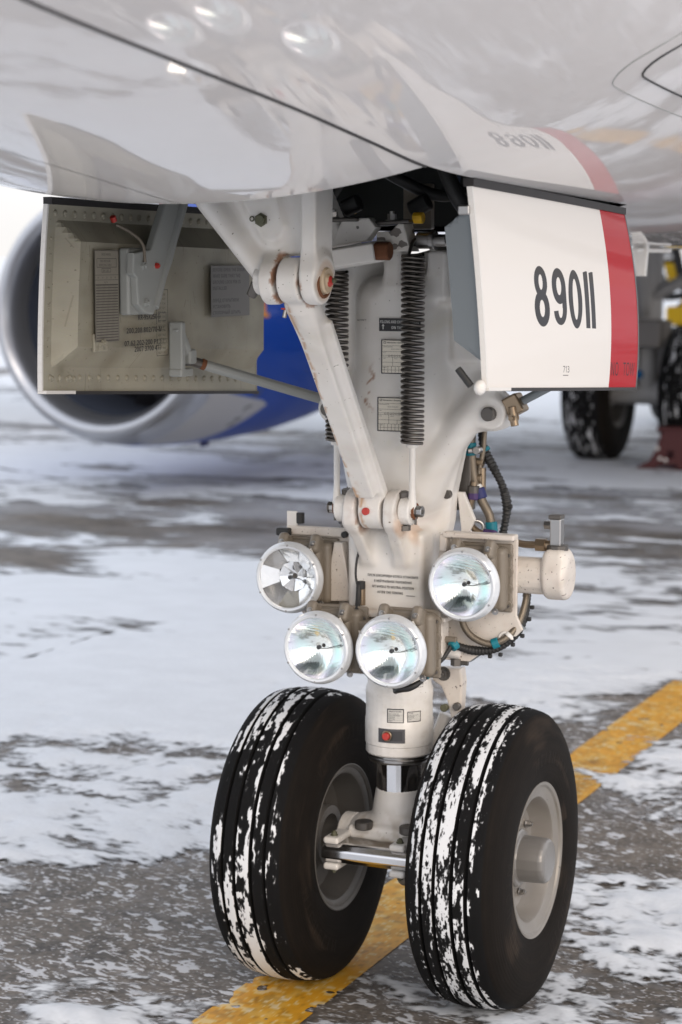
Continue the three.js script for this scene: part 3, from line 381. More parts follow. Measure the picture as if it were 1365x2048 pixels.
// down-lock springs
for (const s of [1, -1]) {
  const sp = group('downlock_spring', plane, s * 0.08, 0, 0.135, s > 0 ? 'dark coil spring in front of the placards' : 'dark coil spring behind the brace');
  const yT = s > 0 ? 1.506 : 1.472, yB = 1.142, turns = Math.round((yT - yB) / 0.0101), pts = []; for (let i = 0; i <= turns * 14; i++) { const a = i / 14 * 2 * Math.PI, t = i / (turns * 14), e = lerp(t, sst(0, 1, t), 0.25); pts.push(V(0.0205 * Math.cos(a), lerp(yB, yT, e), 0.0205 * Math.sin(a))); }
  part('coil', new THREE.TubeGeometry(new THREE.CatmullRomCurve3(pts), turns * 22, 0.0033, 7), M.spring, sp);
  part('spring_rod', merge([mv(cyl(0.0062, 0.125), 0, 1.078, 0), mv(cyl(0.012, 0.010), 0, 1.138, 0), mv(cyl(0.010, 0.05, 'y', 0.006), 0, 1.03, 0), mv(rbox(0.008, 0.03, 0.018, 0.004), 0, 1.008, -0.004)]), M.whiteP, sp);
  part('spring_bolt', merge([mv(bolt(0.0085, 'x', 0.009), s * 0.013, 1.008, -0.004), mv(cyl(0.0045, 0.03, 'x'), 0, 1.008, -0.004), mv(cyl(0.0025, 0.02), s * 0.006, 0.992, -0.004)]), M.darkSteel, sp);
  part('spring_hook', tube([[0.0, yT, 0.0205], [0, yT + 0.012, 0.012], [0, yT + 0.024, 0], [0, yT + 0.03, -0.02]], 0.0036, 20, 8), M.spring, sp);
}
// lock links and pivot fittings at the top of the leg
{
  const L = group('lock_linkage', plane, 0, 0, 0, 'white lock links with patched paint at the top of the leg');
  part('lock_link', sdf(uni(0.01, S.cone([-0.082, 1.492, 0.21], [0.02, 1.512, 0.15], 0.021, 0.021)), [-0.11, 1.46, 0.12], [0.05, 1.54, 0.24], 0.004, () => WH), M.white, L);
  const bar = rbox(0.105, 0.036, 0.03, 0.005); bar.rotateZ(0.16); bar.rotateY(0.45); part('link_bar', mv(boxUV(bar), -0.03, 1.502, 0.20), M.whiteP, L);
  part('link_end', mv(cyl(0.02, 0.03, 'x'), -0.084, 1.490, 0.225), M.rust, L); part('link_end', mv(cyl(0.018, 0.03, 'x'), 0.03, 1.512, 0.165), M.rust, L);
  const arm = extrude([[-0.085, -0.03], [-0.04, -0.012], [-0.02, 0.03], [0.035, 0.03], [0.05, 0.012], [0.03, -0.014], [-0.03, -0.022], [-0.08, -0.045]], 0.03, 0.003, [[0.012, 0.012, 0.006]]); part('crank_arm', mv(boxUV(arm), -0.035, 1.545, 0.15), M.whiteP, L);
  const patch = canvasTex(256, 256, (x) => { x.fillStyle = '#d9d4cc'; x.fillRect(0, 0, 256, 256); const r = rng(21); x.fillStyle = '#77706a'; for (const [a, b, s] of [[60, 150, 46], [160, 90, 40], [150, 190, 30], [215, 170, 34], [20, 40, 30]]) { x.beginPath(); for (let i = 0; i <= 14; i++) { const t = i / 14 * 6.283, q = s * (0.65 + r() * 0.5); x.lineTo(a + q * Math.cos(t) * 1.15, b + q * Math.sin(t) * 0.8); } x.fill(); } });
  const pf = extrude([[-0.036, -0.022], [0.036, -0.022], [0.022, 0.03], [0.012, 0.032], [-0.006, 0.016], [-0.034, 0.016]], 0.05, 0.003); { const p = pf.attributes.position, u = pf.attributes.uv; for (let i = 0; i < p.count; i++) u.setXY(i, p.getX(i) / 0.08 + 0.5 + p.getZ(i) * 3, p.getY(i) / 0.07 + 0.45); }
  part('patched_bracket', mv(pf, 0.044, 1.533, 0.125), std({ map: patch, roughness: 0.5 }), L, 'bracket with grey patches showing through white paint'); part('bracket_top', mv(rbox(0.085, 0.008, 0.06, 0.003).rotateZ(0.06), 0.035, 1.566, 0.12), M.darkSteel, L); part('bracket_top', mv(rbox(0.07, 0.008, 0.05, 0.003), -0.055, 1.572, 0.15), M.darkSteel, L);
  part('end_stud', mv(bolt(0.009, 'y', 0.012), 0.03, 1.577, 0.12), M.steel, L); part('end_stud', mv(bolt(0.008, 'y', 0.01), -0.075, 1.582, 0.16), M.steel, L);
  part('ring_eye', mv(new THREE.TorusGeometry(0.008, 0.0022, 8, 20).rotateY(0.5), 0.008, 1.508, 0.158), M.darkSteel, L);
  part('swivel_fitting', merge([mv(cyl(0.016, 0.03, 'x'), 0.094, 1.532, 0.11), mv(cyl(0.02, 0.01, 'x'), 0.112, 1.532, 0.11), mv(cyl(0.012, 0.03, 'x'), 0.126, 1.532, 0.11)]), M.steel, L); part('dark_swivel', mv(cyl(0.026, 0.05, 'x').rotateZ(-0.7), 0.155, 1.53, 0.05), M.black, L);
  part('black_connector', mv(cyl(0.017, 0.035, 'x').rotateZ(0.4), -0.055, 1.60, 0.12), M.black, L); part('black_connector', mv(cyl(0.018, 0.04, 'x').rotateZ(0.5), 0.06, 1.60, 0.05), M.black, L);
}
// ---------------------------------------------------------------- placards on the leg
function decal(name, tex, w, h, x, y, z, parent, o = {}) { const g = new THREE.PlaneGeometry(w, h); if (o.ry) g.rotateY(o.ry); if (o.rx) g.rotateX(o.rx); return part(name, mv(g, x, y, z), std({ map: tex, roughness: o.rough ?? 0.45, metalness: o.metal ?? 0, transparent: !!o.alpha, alphaTest: o.cut ?? 0 }), parent); }
const F = (x, s, b = '') => { x.font = `${b} ${s}px sans-serif`; };
const plateTex = (seed) => canvasTex(384, 512, (x, w, h) => {
  x.fillStyle = '#26262a'; x.fillRect(0, 0, w, h); x.fillStyle = '#c9c2b4'; x.fillRect(14, 14, w - 28, h - 28); x.fillStyle = '#26262a'; F(x, 34, 'bold'); x.fillText('Messier-Dowty', 74, 56); x.lineWidth = 7; x.strokeStyle = '#26262a'; x.strokeRect(34, 30, 26, 26);
  const r = rng(seed); x.lineWidth = 4; for (const y of [92, 180, 236, 262, 340, 400, 455]) { x.beginPath(); x.moveTo(14, y); x.lineTo(w - 14, y); x.stroke(); }
  x.beginPath(); x.moveTo(150, 262); x.lineTo(150, 400); x.moveTo(260, 340); x.lineTo(260, 400); x.stroke(); for (let i = 0; i < 7; i++) { x.beginPath(); x.moveTo(40 + i * 48, 400); x.lineTo(40 + i * 48, 498); x.stroke(); }
  F(x, 20); x.fillText('DESIGNATION', 24, 116); x.fillText('NOSE GEAR LEG', 130, 150); x.fillText('P/N', 24, 206); x.fillText('S/N', 24, 290); x.fillText('DATE', 170, 290); x.fillText('AMDT', 24, 425);
  F(x, 40); for (let i = 0; i < 7; i++) x.fillText('O', 90 + i * 36, 258 - (i % 2) * 2);
  for (let i = 0; i < 500; i++) { x.fillStyle = `rgba(60,55,50,${r() * 0.10})`; x.fillRect(r() * w, r() * h, 1 + r() * 14, 1 + r() * 2); }
});
decal('placard', canvasTex(512, 128, (x, w, h) => { x.fillStyle = '#19191b'; x.fillRect(0, 0, w, h); x.fillStyle = '#c8c8c4'; F(x, 40, 'bold'); x.fillText('FILLING AND CHARGING VALVE', 12, 50, 480); x.fillText('ON THE TOP', 150, 106, 240); x.fillRect(44, 74, 12, 36); x.beginPath(); x.moveTo(32, 78); x.lineTo(50, 56); x.lineTo(68, 78); x.fill(); }), 0.088, 0.0255, 0.032, 1.3685, 0.0835, leg).userData.label = 'black placard with white lettering and an arrow';
decal('nameplate', plateTex(3), 0.062, 0.067, 0.025, 1.306, 0.0865, leg, { metal: 0.5, rough: 0.4 }); decal('nameplate', plateTex(4), 0.062, 0.067, 0.02, 1.193, 0.0935, leg, { metal: 0.5, rough: 0.4 });
decal('lettering', canvasTex(128, 32, (x, w, h) => { x.clearRect(0, 0, w, h); x.fillStyle = '#332c28'; F(x, 24, 'bold'); x.fillText('D2313T6-11', 2, 25, 124); }), 0.02, 0.005, -0.05, 1.377, 0.0815, leg, { alpha: true });
decal('towing_notice', canvasTex(768, 384, (x, w, h) => { x.clearRect(0, 0, w, h); x.fillStyle = '#2c2a29'; x.textAlign = 'center'; F(x, 52, 'bold'); x.fillText('ПОСЛЕ БУКСИРОВКИ КОЛЕСА УСТАНОВИТЕ', w / 2, 80, 750); x.fillText('В НЕЙТРАЛЬНОЕ ПОЛОЖЕНИЕ', w / 2, 165, 560); x.fillText('SET WHEELS TO NEUTRAL POSITION', w / 2, 250, 620); x.fillText('AFTER THE TOWING', w / 2 - 40, 335, 380); x.fillRect(w - 190, 345, 130, 9); }), 0.112, 0.050, 0.02, 0.853, 0.0862, leg, { alpha: true }).userData.label = 'notice in Russian and English to set the wheels straight after towing';
function cylDecal(name, tex, r, y, h, th0, th1, parent, o = {}) { const g = new THREE.CylinderGeometry(r, r, h, 24, 1, true, th0, th1 - th0); return part(name, mv(g, 0, y, 0), std({ map: tex, roughness: 0.5, metalness: o.metal ?? 0, transparent: !!o.alpha }), parent); }
const smallPlate = (lines, head) => canvasTex(256, 192, (x, w, h) => { x.fillStyle = '#2b2b2d'; x.fillRect(0, 0, w, h); x.fillStyle = '#c8c6c0'; x.fillRect(14, 14, w - 28, h - 28); x.fillStyle = '#2b2b2d'; F(x, 26, 'bold'); x.fillText(head, 30, 44, 190); F(x, 22); lines.forEach((l, i) => { x.fillText(l, 22, 74 + i * 24, 212); x.fillRect(14, 80 + i * 24, w - 28, 2); }); });
cylDecal('nameplate', smallPlate(['NOSE GEAR LEG', 'P/N D23581000-9', '00000000', 'DATE  S/N', 'AMDT'], 'Messier-Dowty'), 0.0693, 0.582, 0.030, 0.02, 0.52, leg); cylDecal('nameplate', smallPlate(['HYDRAULIC FLUID', 'NITROGEN', 'PRESSURE', 'TABLE', ''], 'FLUID'), 0.0693, 0.580, 0.022, 0.62, 1.06, leg);
cylDecal('lettering', canvasTex(512, 128, (x, w, h) => { x.clearRect(0, 0, w, h); x.fillStyle = '#332f2c'; F(x, 42, 'bold'); x.fillText('TIRE', 6, 70, 70); x.fillText('PRESSURE', 330, 70, 176); x.fillRect(420, 92, 86, 6); }), 0.0655, 0.644, 0.022, -0.5, 1.25, leg, { alpha: true });
{ const p = cylDecal('dark_plate', canvasTex(64, 32, (x) => { x.fillStyle = '#4c4c4f'; x.fillRect(0, 0, 64, 32); x.fillStyle = '#38383b'; x.fillRect(30, 5, 28, 22); }), 0.0712, 0.541, 0.029, -0.25, 0.55, leg); const th = 0.03, b = group('charging_valve', leg); part('red_cap', mv(cyl(0.0075, 0.012, 'z'), 0.0712 * Math.sin(th), 0.541, 0.0745), M.red, b); part('valve_ring', mv(new THREE.TorusGeometry(0.0092, 0.0022, 8, 24), 0.0712 * Math.sin(th), 0.541, 0.0725), M.bronze, b); }

// ---------------------------------------------------------------- landing lights
M.bezel = phy({ color: lin(0.72, 0.74, 0.76), roughness: 0.32, metalness: 0.35, clearcoat: 0.3 });
M.mirror = phy({ color: lin(0.93, 0.94, 0.94), metalness: 0.95, roughness: 0.12, side: THREE.DoubleSide });
M.mirrorTint = phy({ color: lin(0.93, 0.95, 0.95), metalness: 1, roughness: 0.12, vertexColors: true, side: THREE.DoubleSide });  // vertex colours carry painted reflection tints, no real coating
M.glass = phy({ color: lin(1, 1, 1), transmission: 1, thickness: 0, roughness: 0.0, ior: 1.45 });
M.tag = std({ color: lin(0.72, 0.71, 0.68), roughness: 0.5 });
function landingLight(x, y, z, faceted, label, tilt = 0) {
  const L = group('landing_light', plane, x, y, z, label); L.rotation.x = tilt;
  part('bezel', lathe([[0.0600, 0.001], [0.0615, 0.004], [0.0655, 0.0055], [0.0690, 0.003], [0.0700, -0.003], [0.0712, -0.005], [0.0725, -0.008], [0.0725, -0.015], [0.070, -0.019], [0.060, -0.019]], 80, 0.7).rotateX(Math.PI / 2), M.bezel, L);
  for (let i = 0; i < 6; i++) { const a = i / 6 * 6.283 + 0.5; part('rim_screw', mv(cyl(0.0022, 0.003, 'z', 0.0022, 10), 0.0665 * Math.cos(a), 0.0665 * Math.sin(a), 0.005), M.steel, L); }
  const R = 0.0605, D = 0.036; let refl;
  if (faceted) { const P = [], rings = [0.006, 0.032, R * 1.085], zz = (r) => Math.min(-0.002, -D * (1 - (r / R) ** 2)); const r = rng(4); for (let k = 0; k < 2; k++) for (let i = 0; i < 8; i++) { const a0 = i / 8 * 6.283 + k * 0.4, a1 = (i + 1) / 8 * 6.283 + k * 0.4, o = (r() - 0.5) * 0.0045; const c = [[rings[k], a0, zz(rings[k])], [rings[k + 1], a0, Math.min(-0.001, zz(rings[k + 1]) + o)], [rings[k + 1], a1, Math.min(-0.001, zz(rings[k + 1]) - o)], [rings[k], a1, zz(rings[k])]].map(([q, a, w]) => [q * Math.cos(a), q * Math.sin(a), w]); P.push(...c[0], ...c[1], ...c[2], ...c[0], ...c[2], ...c[3]); } refl = new THREE.BufferGeometry(); refl.setAttribute('position', new THREE.Float32BufferAttribute(P, 3)); refl.setAttribute('uv', new THREE.Float32BufferAttribute(new Float32Array(P.length / 3 * 2), 2)); refl.computeVertexNormals(); }
  else { refl = new THREE.PlaneGeometry(1, 1, 72, 48); const p = refl.attributes.position; for (let i = 0; i < p.count; i++) { const a = (p.getX(i) + 0.5) * 6.2832, r = 0.004 + (p.getY(i) + 0.5) * (R - 0.004), X = r * Math.cos(a), Y = r * Math.sin(a), low = sst(0.004, -0.004, Y); p.setXYZ(i, X, Y, -D * (1 - (r / R) ** 2) + low * 0.00020 * Math.sin(X * 1300 + Y * 380) * sst(0.01, 0.03, r) + (1 - low) * 0.0003 * Math.sin(Y * 900 + X * 200) * sst(0.02, 0.04, r)); } refl = mergeVertices(refl, 1e-5); refl.computeVertexNormals(); const q = refl.attributes.position, cc = []; for (let i = 0; i < q.count; i++) { const r = Math.hypot(q.getX(i), q.getY(i)) / R, h = 0.5 + 0.5 * Math.sin(q.getX(i) * 90 + q.getY(i) * 120 + 2), g = sst(0.15, 0.6, r), m = sst(0.7, 1, r); cc.push(lerp(lerp(0.97, 0.80 + 0.1 * h, g), 0.95, m * 0.8), lerp(lerp(0.97, 0.95, g), 0.82 + 0.08 * h, m * 0.8), lerp(lerp(0.93, 0.93, g), 0.95, m)); } refl.setAttribute('color', new THREE.Float32BufferAttribute(cc, 3)); }  // pastel reflection tints painted into the vertex colours by radius
  part('reflector', refl, faceted ? M.mirror : M.mirrorTint, L);
  const dome = new THREE.CircleGeometry(0.0612, 64); part('lens', mv(dome, 0, 0, 0.0012), M.glass, L);
  part('bulb', merge([mv(cyl(0.0042, 0.007, 'z'), 0, 0, -0.013), rod([0.003, -0.002, -0.014], [0.010, -0.005, -0.035], 0.0008)]), M.black, L);
  const h = part('housing', [lathe([[0.068, -0.017], [0.066, -0.03], [0.058, -0.048], [0.046, -0.062], [0.03, -0.07]], 48, 0.6).rotateX(Math.PI / 2), mv(rbox(0.118, 0.126, 0.034, 0.012, 3), 0.004, 0.004, -0.083), mv(rbox(0.096, 0.108, 0.03, 0.010, 3), 0.0, 0.0, -0.062), ...[-0.05, -0.017, 0.017, 0.05].map((q) => mv(cyl(0.011, 0.008, 'z'), 0.060, q, -0.094)), mv(rbox(0.13, 0.136, 0.008, 0.014, 3), 0.004, 0.004, -0.098)].map(boxUV), M.taupe, L, 'taupe lamp housing');
  for (const s of [-0.034, 0.036]) part('clamp_finger', boxUV(mv(rbox(0.022, 0.040, 0.05, 0.009, 3).rotateX(-0.5), s, 0.058, -0.066)), M.taupe, L);
  for (const [a, b] of [[-0.034, 0.066], [0.036, 0.066], [0.052, -0.055]]) part('bolt', mv(bolt(0.005, 'z', 0.005), a, b, -0.042), M.steel, L);
  for (const q of [-0.05, 0.05]) part('flange_screw', mv(cyl(0.0035, 0.004, 'z'), 0.063, q, -0.088), M.darkSteel, L);
  part('tag', mv(rbox(0.012, 0.022, 0.001, 0.0004).rotateZ(0.5), 0.040, 0.046, -0.030).rotateY(0.12), M.tag, L);
  return L;
}
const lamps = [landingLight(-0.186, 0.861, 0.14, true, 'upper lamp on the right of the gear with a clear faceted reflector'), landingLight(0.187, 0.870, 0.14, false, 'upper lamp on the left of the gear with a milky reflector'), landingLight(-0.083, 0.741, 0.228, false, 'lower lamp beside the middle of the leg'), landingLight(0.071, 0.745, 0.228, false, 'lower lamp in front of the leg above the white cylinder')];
// brackets that carry them
{
  const a = group('lamp_bracket', plane, 0, 0, 0, 'white sheet bracket for the lamps on the right of the leg');
  part('bracket_plate', boxUV(mv(extrude([[-0.232, 0.942], [-0.08, 0.95], [-0.066, 0.80], [-0.10, 0.78], [-0.18, 0.79], [-0.232, 0.80]], 0.006, 0.0015), 0, 0, 0.032)), M.speck, a); part('bracket_lip', boxUV(mv(rbox(0.158, 0.020, 0.012, 0.005), -0.155, 0.945, 0.040)), M.speck, a);
  const gus = extrude([[-0.118, 0.928], [-0.100, 0.928], [-0.078, 0.810], [-0.14, 0.806]], 0.03, 0.003); part('gusset', boxUV(mv(gus, 0, 0, 0.05)), M.speck, a);
  part('post', boxUV(mv(rbox(0.022, 0.036, 0.006, 0.001), -0.222, 0.966, 0.04)), M.whiteP, a); part('post_knob', mv(cyl(0.009, 0.022), -0.206, 0.97, 0.036), M.black, a); part('post_knob', mv(cyl(0.0065, 0.012, 'z'), -0.100, 0.943, 0.050), M.black, a); part('foot_block', mv(rbox(0.03, 0.016, 0.02, 0.004), -0.236, 0.942, 0.05), M.black, a);
  part('cable_stub', tube([[-0.085, 0.958, 0.03], [-0.11, 0.966, 0.0], [-0.15, 0.955, -0.04]], 0.004, 24), M.black, a); part('lower_clip', mv(rbox(0.01, 0.02, 0.012, 0.002), -0.15, 0.785, 0.12), M.black, a);
  part('lower_plate', boxUV(mv(extrude([[-0.21, 0.80], [-0.07, 0.80], [-0.06, 0.70], [-0.12, 0.69]], 0.006, 0.0015), 0, 0, 0.055)), M.speck, a);
  const b = group('lamp_bracket', plane, 0, 0, 0, 'white rounded sheet bracket on the left of the leg with a grey underside');
  part('bracket_plate', boxUV(mv(extrude([[0.105, 0.945], [0.118, 0.957], [0.255, 0.956], [0.264, 0.950], [0.263, 0.80], [0.276, 0.772], [0.262, 0.758], [0.235, 0.755], [0.165, 0.70], [0.10, 0.70], [0.075, 0.80]], 0.008, 0.002), 0, 0, 0.034)), M.speck, b);
  part('bracket_lip', boxUV(mv(rbox(0.15, 0.012, 0.03, 0.004), 0.188, 0.955, 0.043)), M.speck, b); part('bracket_lip', boxUV(mv(rbox(0.016, 0.035, 0.02, 0.004), 0.114, 0.938, 0.046)), M.speck, b);
  const slope = extrude([[0.130, 0.705], [0.263, 0.80], [0.275, 0.770], [0.24, 0.755], [0.165, 0.698]], 0.028, 0.004); part('slanted_flange', boxUV(mv(slope, 0, 0, 0.022)), M.bayGrey, b, 'grey slanted underside'); part('tie_clip', mv(new THREE.TorusGeometry(0.013, 0.0032, 8, 24, 4), 0.242, 0.752, 0.04), M.whiteP, b);
  const mnt = group('lamp_mount', plane, 0, 0, 0, 'white mount block for the two lower lamps');
  part('mount_block', boxUV(mv(rbox(0.27, 0.075, 0.05, 0.01), 0.0, 0.752, 0.092)), M.speck, mnt); part('mount_plate', boxUV(mv(rbox(0.31, 0.010, 0.06, 0.003), -0.01, 0.795, 0.092)), M.speck, mnt);
  const tg = (t) => canvasTex(128, 32, (x) => { x.fillStyle = '#e6e3dd'; x.fillRect(0, 0, 128, 32); x.fillStyle = '#333'; x.font = '22px monospace'; x.fillText(t, 34, 24, 72); });
  part('label_tag', mv(new THREE.PlaneGeometry(0.048, 0.012), -0.083, 0.799, 0.1262), std({ map: tg('32-L334'), roughness: 0.5 }), mnt); part('label_tag', mv(new THREE.PlaneGeometry(0.034, 0.011), -0.033, 0.764, 0.1585), std({ map: tg('32-L334'), roughness: 0.5 }), mnt);
  part('tag_block', mv(rbox(0.05, 0.045, 0.04, 0.005), -0.03, 0.766, 0.138), M.taupe, mnt); part('label_tag', mv(new THREE.PlaneGeometry(0.03, 0.009), -0.135, 0.800, 0.0365), std({ map: tg('33-N221'), roughness: 0.5 }), mnt);
}
// steering actuator
{
  const a = group('steering_actuator', plane, 0, 0.876, 0, 'white speckled steering cylinder sticking out to the left');
  part('cylinder', boxUV(mv(cyl(0.0365, 0.13, 'x', 0.0365, 40), 0.27, 0, 0)), M.speck, a);
  part('end_cap', sdf(uni(0.02, S.cyl([0.336, 0, 0], 0, 0.045, 0.024, 0.01), S.box([0.334, 0.026, 0], [0.021, 0.030, 0.030], 0.012)), [0.29, -0.06, -0.06], [0.38, 0.08, 0.06], 0.003), M.speck, a);
  part('port_collar', mv(cyl(0.021, 0.012), 0.334, 0.058, 0), M.darkSteel, a); part('elbow', [mv(rbox(0.023, 0.056, 0.023, 0.003), 0.332, 0.088, 0), mv(hex(0.009, 0.014, 'x'), 0.314, 0.102, 0)], M.steel, a, 'bright steel elbow fitting'); part('elbow_cap', mv(rbox(0.026, 0.008, 0.026, 0.002), 0.331, 0.119, 0), M.darkSteel, a);
  part('hex_nut', [mv(hex(0.0135, 0.020, 'x'), 0.300, 0.062, 0), mv(cyl(0.0095, 0.016, 'x'), 0.316, 0.062, 0)], M.bronze, a);
}
// hoses and harnesses
const corr = (n, k) => (t) => 1 + k * Math.sign(Math.sin(t * n * 6.283)) * 0.5 + 0.12 * Math.sin(t * 19);
function hose(name, label, mat, pts, r, seg, rf) { const g = group(name, plane, 0, 0, 0, label); part('hose_body', tube(pts, r, seg, 12, rf), mat, g); g.userData.pts = undefined; return g; }
const clip = (p, a, b, r, m, name = 'clamp', w = 0.012) => { const A = V(...a), d = V(...b).sub(A).normalize().multiplyScalar(w / 2), g = rod(A.clone().sub(d).toArray(), A.clone().add(d).toArray(), r, r, 18); return part(name, g, m, p); };
{
  const h1 = hose('braided_hose', 'braided steel hose behind the leg with blue clamps', M.braid, [[0.118, 1.19, -0.07], [0.122, 1.155, -0.07], [0.126, 1.113, -0.07], [0.134, 1.052, -0.07], [0.151, 1.010, -0.07], [0.166, 0.982, -0.07], [0.172, 0.945, -0.07]], 0.0095, 80);
  clip(h1, [0.1245, 1.115, -0.07], [0.125, 1.10, -0.07], 0.0125, M.teal, 'clamp', 0.026); clip(h1, [0.145, 1.025, -0.07], [0.15, 1.01, -0.07], 0.0135, M.navy, 'clamp', 0.022); clip(h1, [0.14, 1.038, -0.07], [0.145, 1.027, -0.07], 0.0108, M.tag, 'white_sleeve', 0.008); clip(h1, [0.121, 1.148, -0.07], [0.122, 1.143, -0.07], 0.0108, M.tag, 'white_sleeve', 0.006); clip(h1, [0.171, 0.958, -0.07], [0.172, 0.945, -0.07], 0.0125, M.teal, 'clamp', 0.022); clip(h1, [0.1205, 1.163, -0.07], [0.121, 1.155, -0.07], 0.0108, M.purple, 'clamp', 0.02);
  const h1b = hose('braided_hose', 'thin braided hose beside the thick one', M.braid, [[0.150, 1.16, -0.085], [0.148, 1.11, -0.08], [0.142, 1.06, -0.075], [0.150, 1.02, -0.07]], 0.0055, 50); clip(h1b, [0.147, 1.055, -0.079], [0.147, 1.02, -0.079], 0.008, M.bronze, 'sleeve', 0.045);
  const h2 = hose('steel_pipe', 'bare steel pipe bending down to the steering cylinder', M.bronze, [[0.137, 1.05, -0.06], [0.135, 1.025, -0.06], [0.127, 0.995, -0.06], [0.129, 0.965, -0.06], [0.150, 0.948, -0.055], [0.185, 0.945, -0.045], [0.225, 0.94, -0.025], [0.262, 0.936, -0.008], [0.296, 0.938, 0]], 0.0072, 90);
  clip(h2, [0.136, 1.022, -0.06], [0.135, 1.0, -0.06], 0.0115, M.purple, 'clamp', 0.016); clip(h2, [0.136, 1.034, -0.06], [0.135, 1.0, -0.06], 0.012, M.darkSteel, 'pipe_nut', 0.016); clip(h2, [0.176, 0.9455, -0.048], [0.19, 0.945, -0.044], 0.0105, M.purple, 'clamp', 0.026);
  const h3 = hose('cable_conduit', 'black ribbed cable conduit behind the leg', M.black, [[0.136, 1.20, -0.09], [0.140, 1.165, -0.09], [0.146, 1.117, -0.09], [0.170, 1.072, -0.09], [0.186, 1.042, -0.09], [0.197, 1.000, -0.09], [0.193, 0.965, -0.09], [0.188, 0.94, -0.09]], 0.0088, 220, corr(34, 0.16));
  clip(h3, [0.148, 1.112, -0.09], [0.155, 1.10, -0.09], 0.0115, M.teal, 'clamp', 0.008); for (const [x, y] of [[0.168, 1.076], [0.190, 1.032], [0.2005, 1.0], [0.190, 0.976]]) part('tie_knot', mv(rbox(0.008, 0.008, 0.008, 0.002), x + 0.006, y, -0.084), M.black, h3);
  const cl = group('hose_clamp', plane, 0, 0, 0, 'pale double clamp joining hose and conduit'); part('clamp_bar', [rod([0.124, 1.112, -0.056], [0.150, 1.115, -0.07], 0.006), mv(cyl(0.008, 0.02, 'z'), 0.144, 1.114, -0.06)], M.steel, cl);
  const blk = group('valve_block', plane, 0, 0, 0, 'dark valve block and fittings behind the leg'); part('block', mv(rbox(0.05, 0.2, 0.03, 0.004), 0.105, 1.09, -0.075), M.darkSteel, blk); part('fitting', [mv(cyl(0.011, 0.05, 'x'), 0.125, 1.055, -0.075), mv(hex(0.014, 0.014, 'x'), 0.128, 1.055, -0.075)], M.bronze, blk); part('fitting', [mv(cyl(0.009, 0.05, 'x'), 0.125, 1.088, -0.08)], M.bronze, blk); part('side_link', boxUV(mv(extrude([[0.108, 1.03], [0.122, 1.03], [0.146, 0.975], [0.132, 0.945], [0.118, 0.945]], 0.012, 0.002), 0, 0, -0.045)), M.whiteP, blk); part('shackle', mv(new THREE.TorusGeometry(0.014, 0.0035, 8, 24).rotateY(0.4), 0.146, 0.958, -0.05), M.steel, blk);
  const h4 = hose('braided_hose', 'braided hose looping under the left lamp', M.braid, [[0.158, 0.81, 0.06], [0.160, 0.778, 0.058], [0.176, 0.756, 0.056], [0.212, 0.742, 0.052], [0.240, 0.752, 0.045], [0.262, 0.778, 0.030], [0.272, 0.83, 0.005], [0.262, 0.87, -0.03]], 0.0068, 90); clip(h4, [0.224, 0.744, 0.050], [0.231, 0.747, 0.048], 0.0105, M.teal, 'clamp', 0.014); clip(h4, [0.249, 0.760, 0.040], [0.255, 0.768, 0.036], 0.0080, M.tag, 'white_sleeve', 0.008);
  const h5 = hose('cable_conduit', 'black wrapped cable conduit looping below the left lamp', M.black, [[0.262, 0.87, -0.03], [0.270, 0.834, -0.005], [0.272, 0.799, 0.01], [0.256, 0.760, 0.022], [0.223, 0.731, 0.03], [0.175, 0.724, 0.04], [0.145, 0.735, 0.06], [0.148, 0.742, 0.085]], 0.0085, 200, corr(40, 0.10)); for (const [x, y, z] of [[0.283, 0.812, 0], [0.281, 0.79, 0.012], [0.27, 0.757, 0.02], [0.252, 0.739, 0.025], [0.228, 0.718, 0.03], [0.208, 0.714, 0.035]]) part('tie_knot', mv(rbox(0.008, 0.008, 0.008, 0.002), x, y, z), M.black, h5); clip(h5, [0.151, 0.741, 0.088], [0.146, 0.736, 0.095], 0.011, M.teal, 'clamp', 0.014);
  const h6 = hose('cable_conduit', 'thin black cable running down past the lower lamp', M.black, [[0.148, 0.742, 0.088], [0.135, 0.718, 0.10], [0.118, 0.695, 0.115], [0.108, 0.680, 0.13], [0.088, 0.664, 0.15], [0.062, 0.656, 0.15], [0.045, 0.647, 0.13], [0.03, 0.652, 0.10], [0.022, 0.665, 0.08]], 0.0046, 120, (t) => 1 + 0.5 * sst(0.42, 0.5, t) * sst(0.68, 0.6, t) + 0.08 * Math.sin(t * 60)); clip(h6, [0.113, 0.687, 0.122], [0.108, 0.680, 0.13], 0.0062, M.teal, 'sleeve', 0.022); part('branch_wire', tube([[0.118, 0.697, 0.115], [0.09, 0.700, 0.11], [0.06, 0.702, 0.09]], 0.004, 20), M.black, h6); part('spacer', mv(cyl(0.0065, 0.055, 'x'), 0.13, 0.752, 0.09), M.taupe, h6);
  const w = hose('sensor_wire', 'thin black wire with a dark connector in front of the leg', M.black, [[-0.046, 0.935, 0.09], [-0.052, 0.90, 0.10], [-0.053, 0.868, 0.103], [-0.047, 0.842, 0.105], [-0.040, 0.812, 0.125], [-0.030, 0.78, 0.16]], 0.0024, 60); part('connector', mv(cyl(0.0075, 0.045), -0.042, 0.832, 0.098), M.bronze, w); part('connector', mv(cyl(0.0085, 0.016), -0.043, 0.85, 0.099), M.black, w); clip(w, [-0.034, 0.793, 0.146], [-0.030, 0.78, 0.16], 0.0045, M.teal, 'sleeve', 0.02); part('boot', tube([[-0.045, 0.85, 0.106], [-0.041, 0.82, 0.12], [-0.036, 0.80, 0.138]], 0.0052, 20), M.black, w);
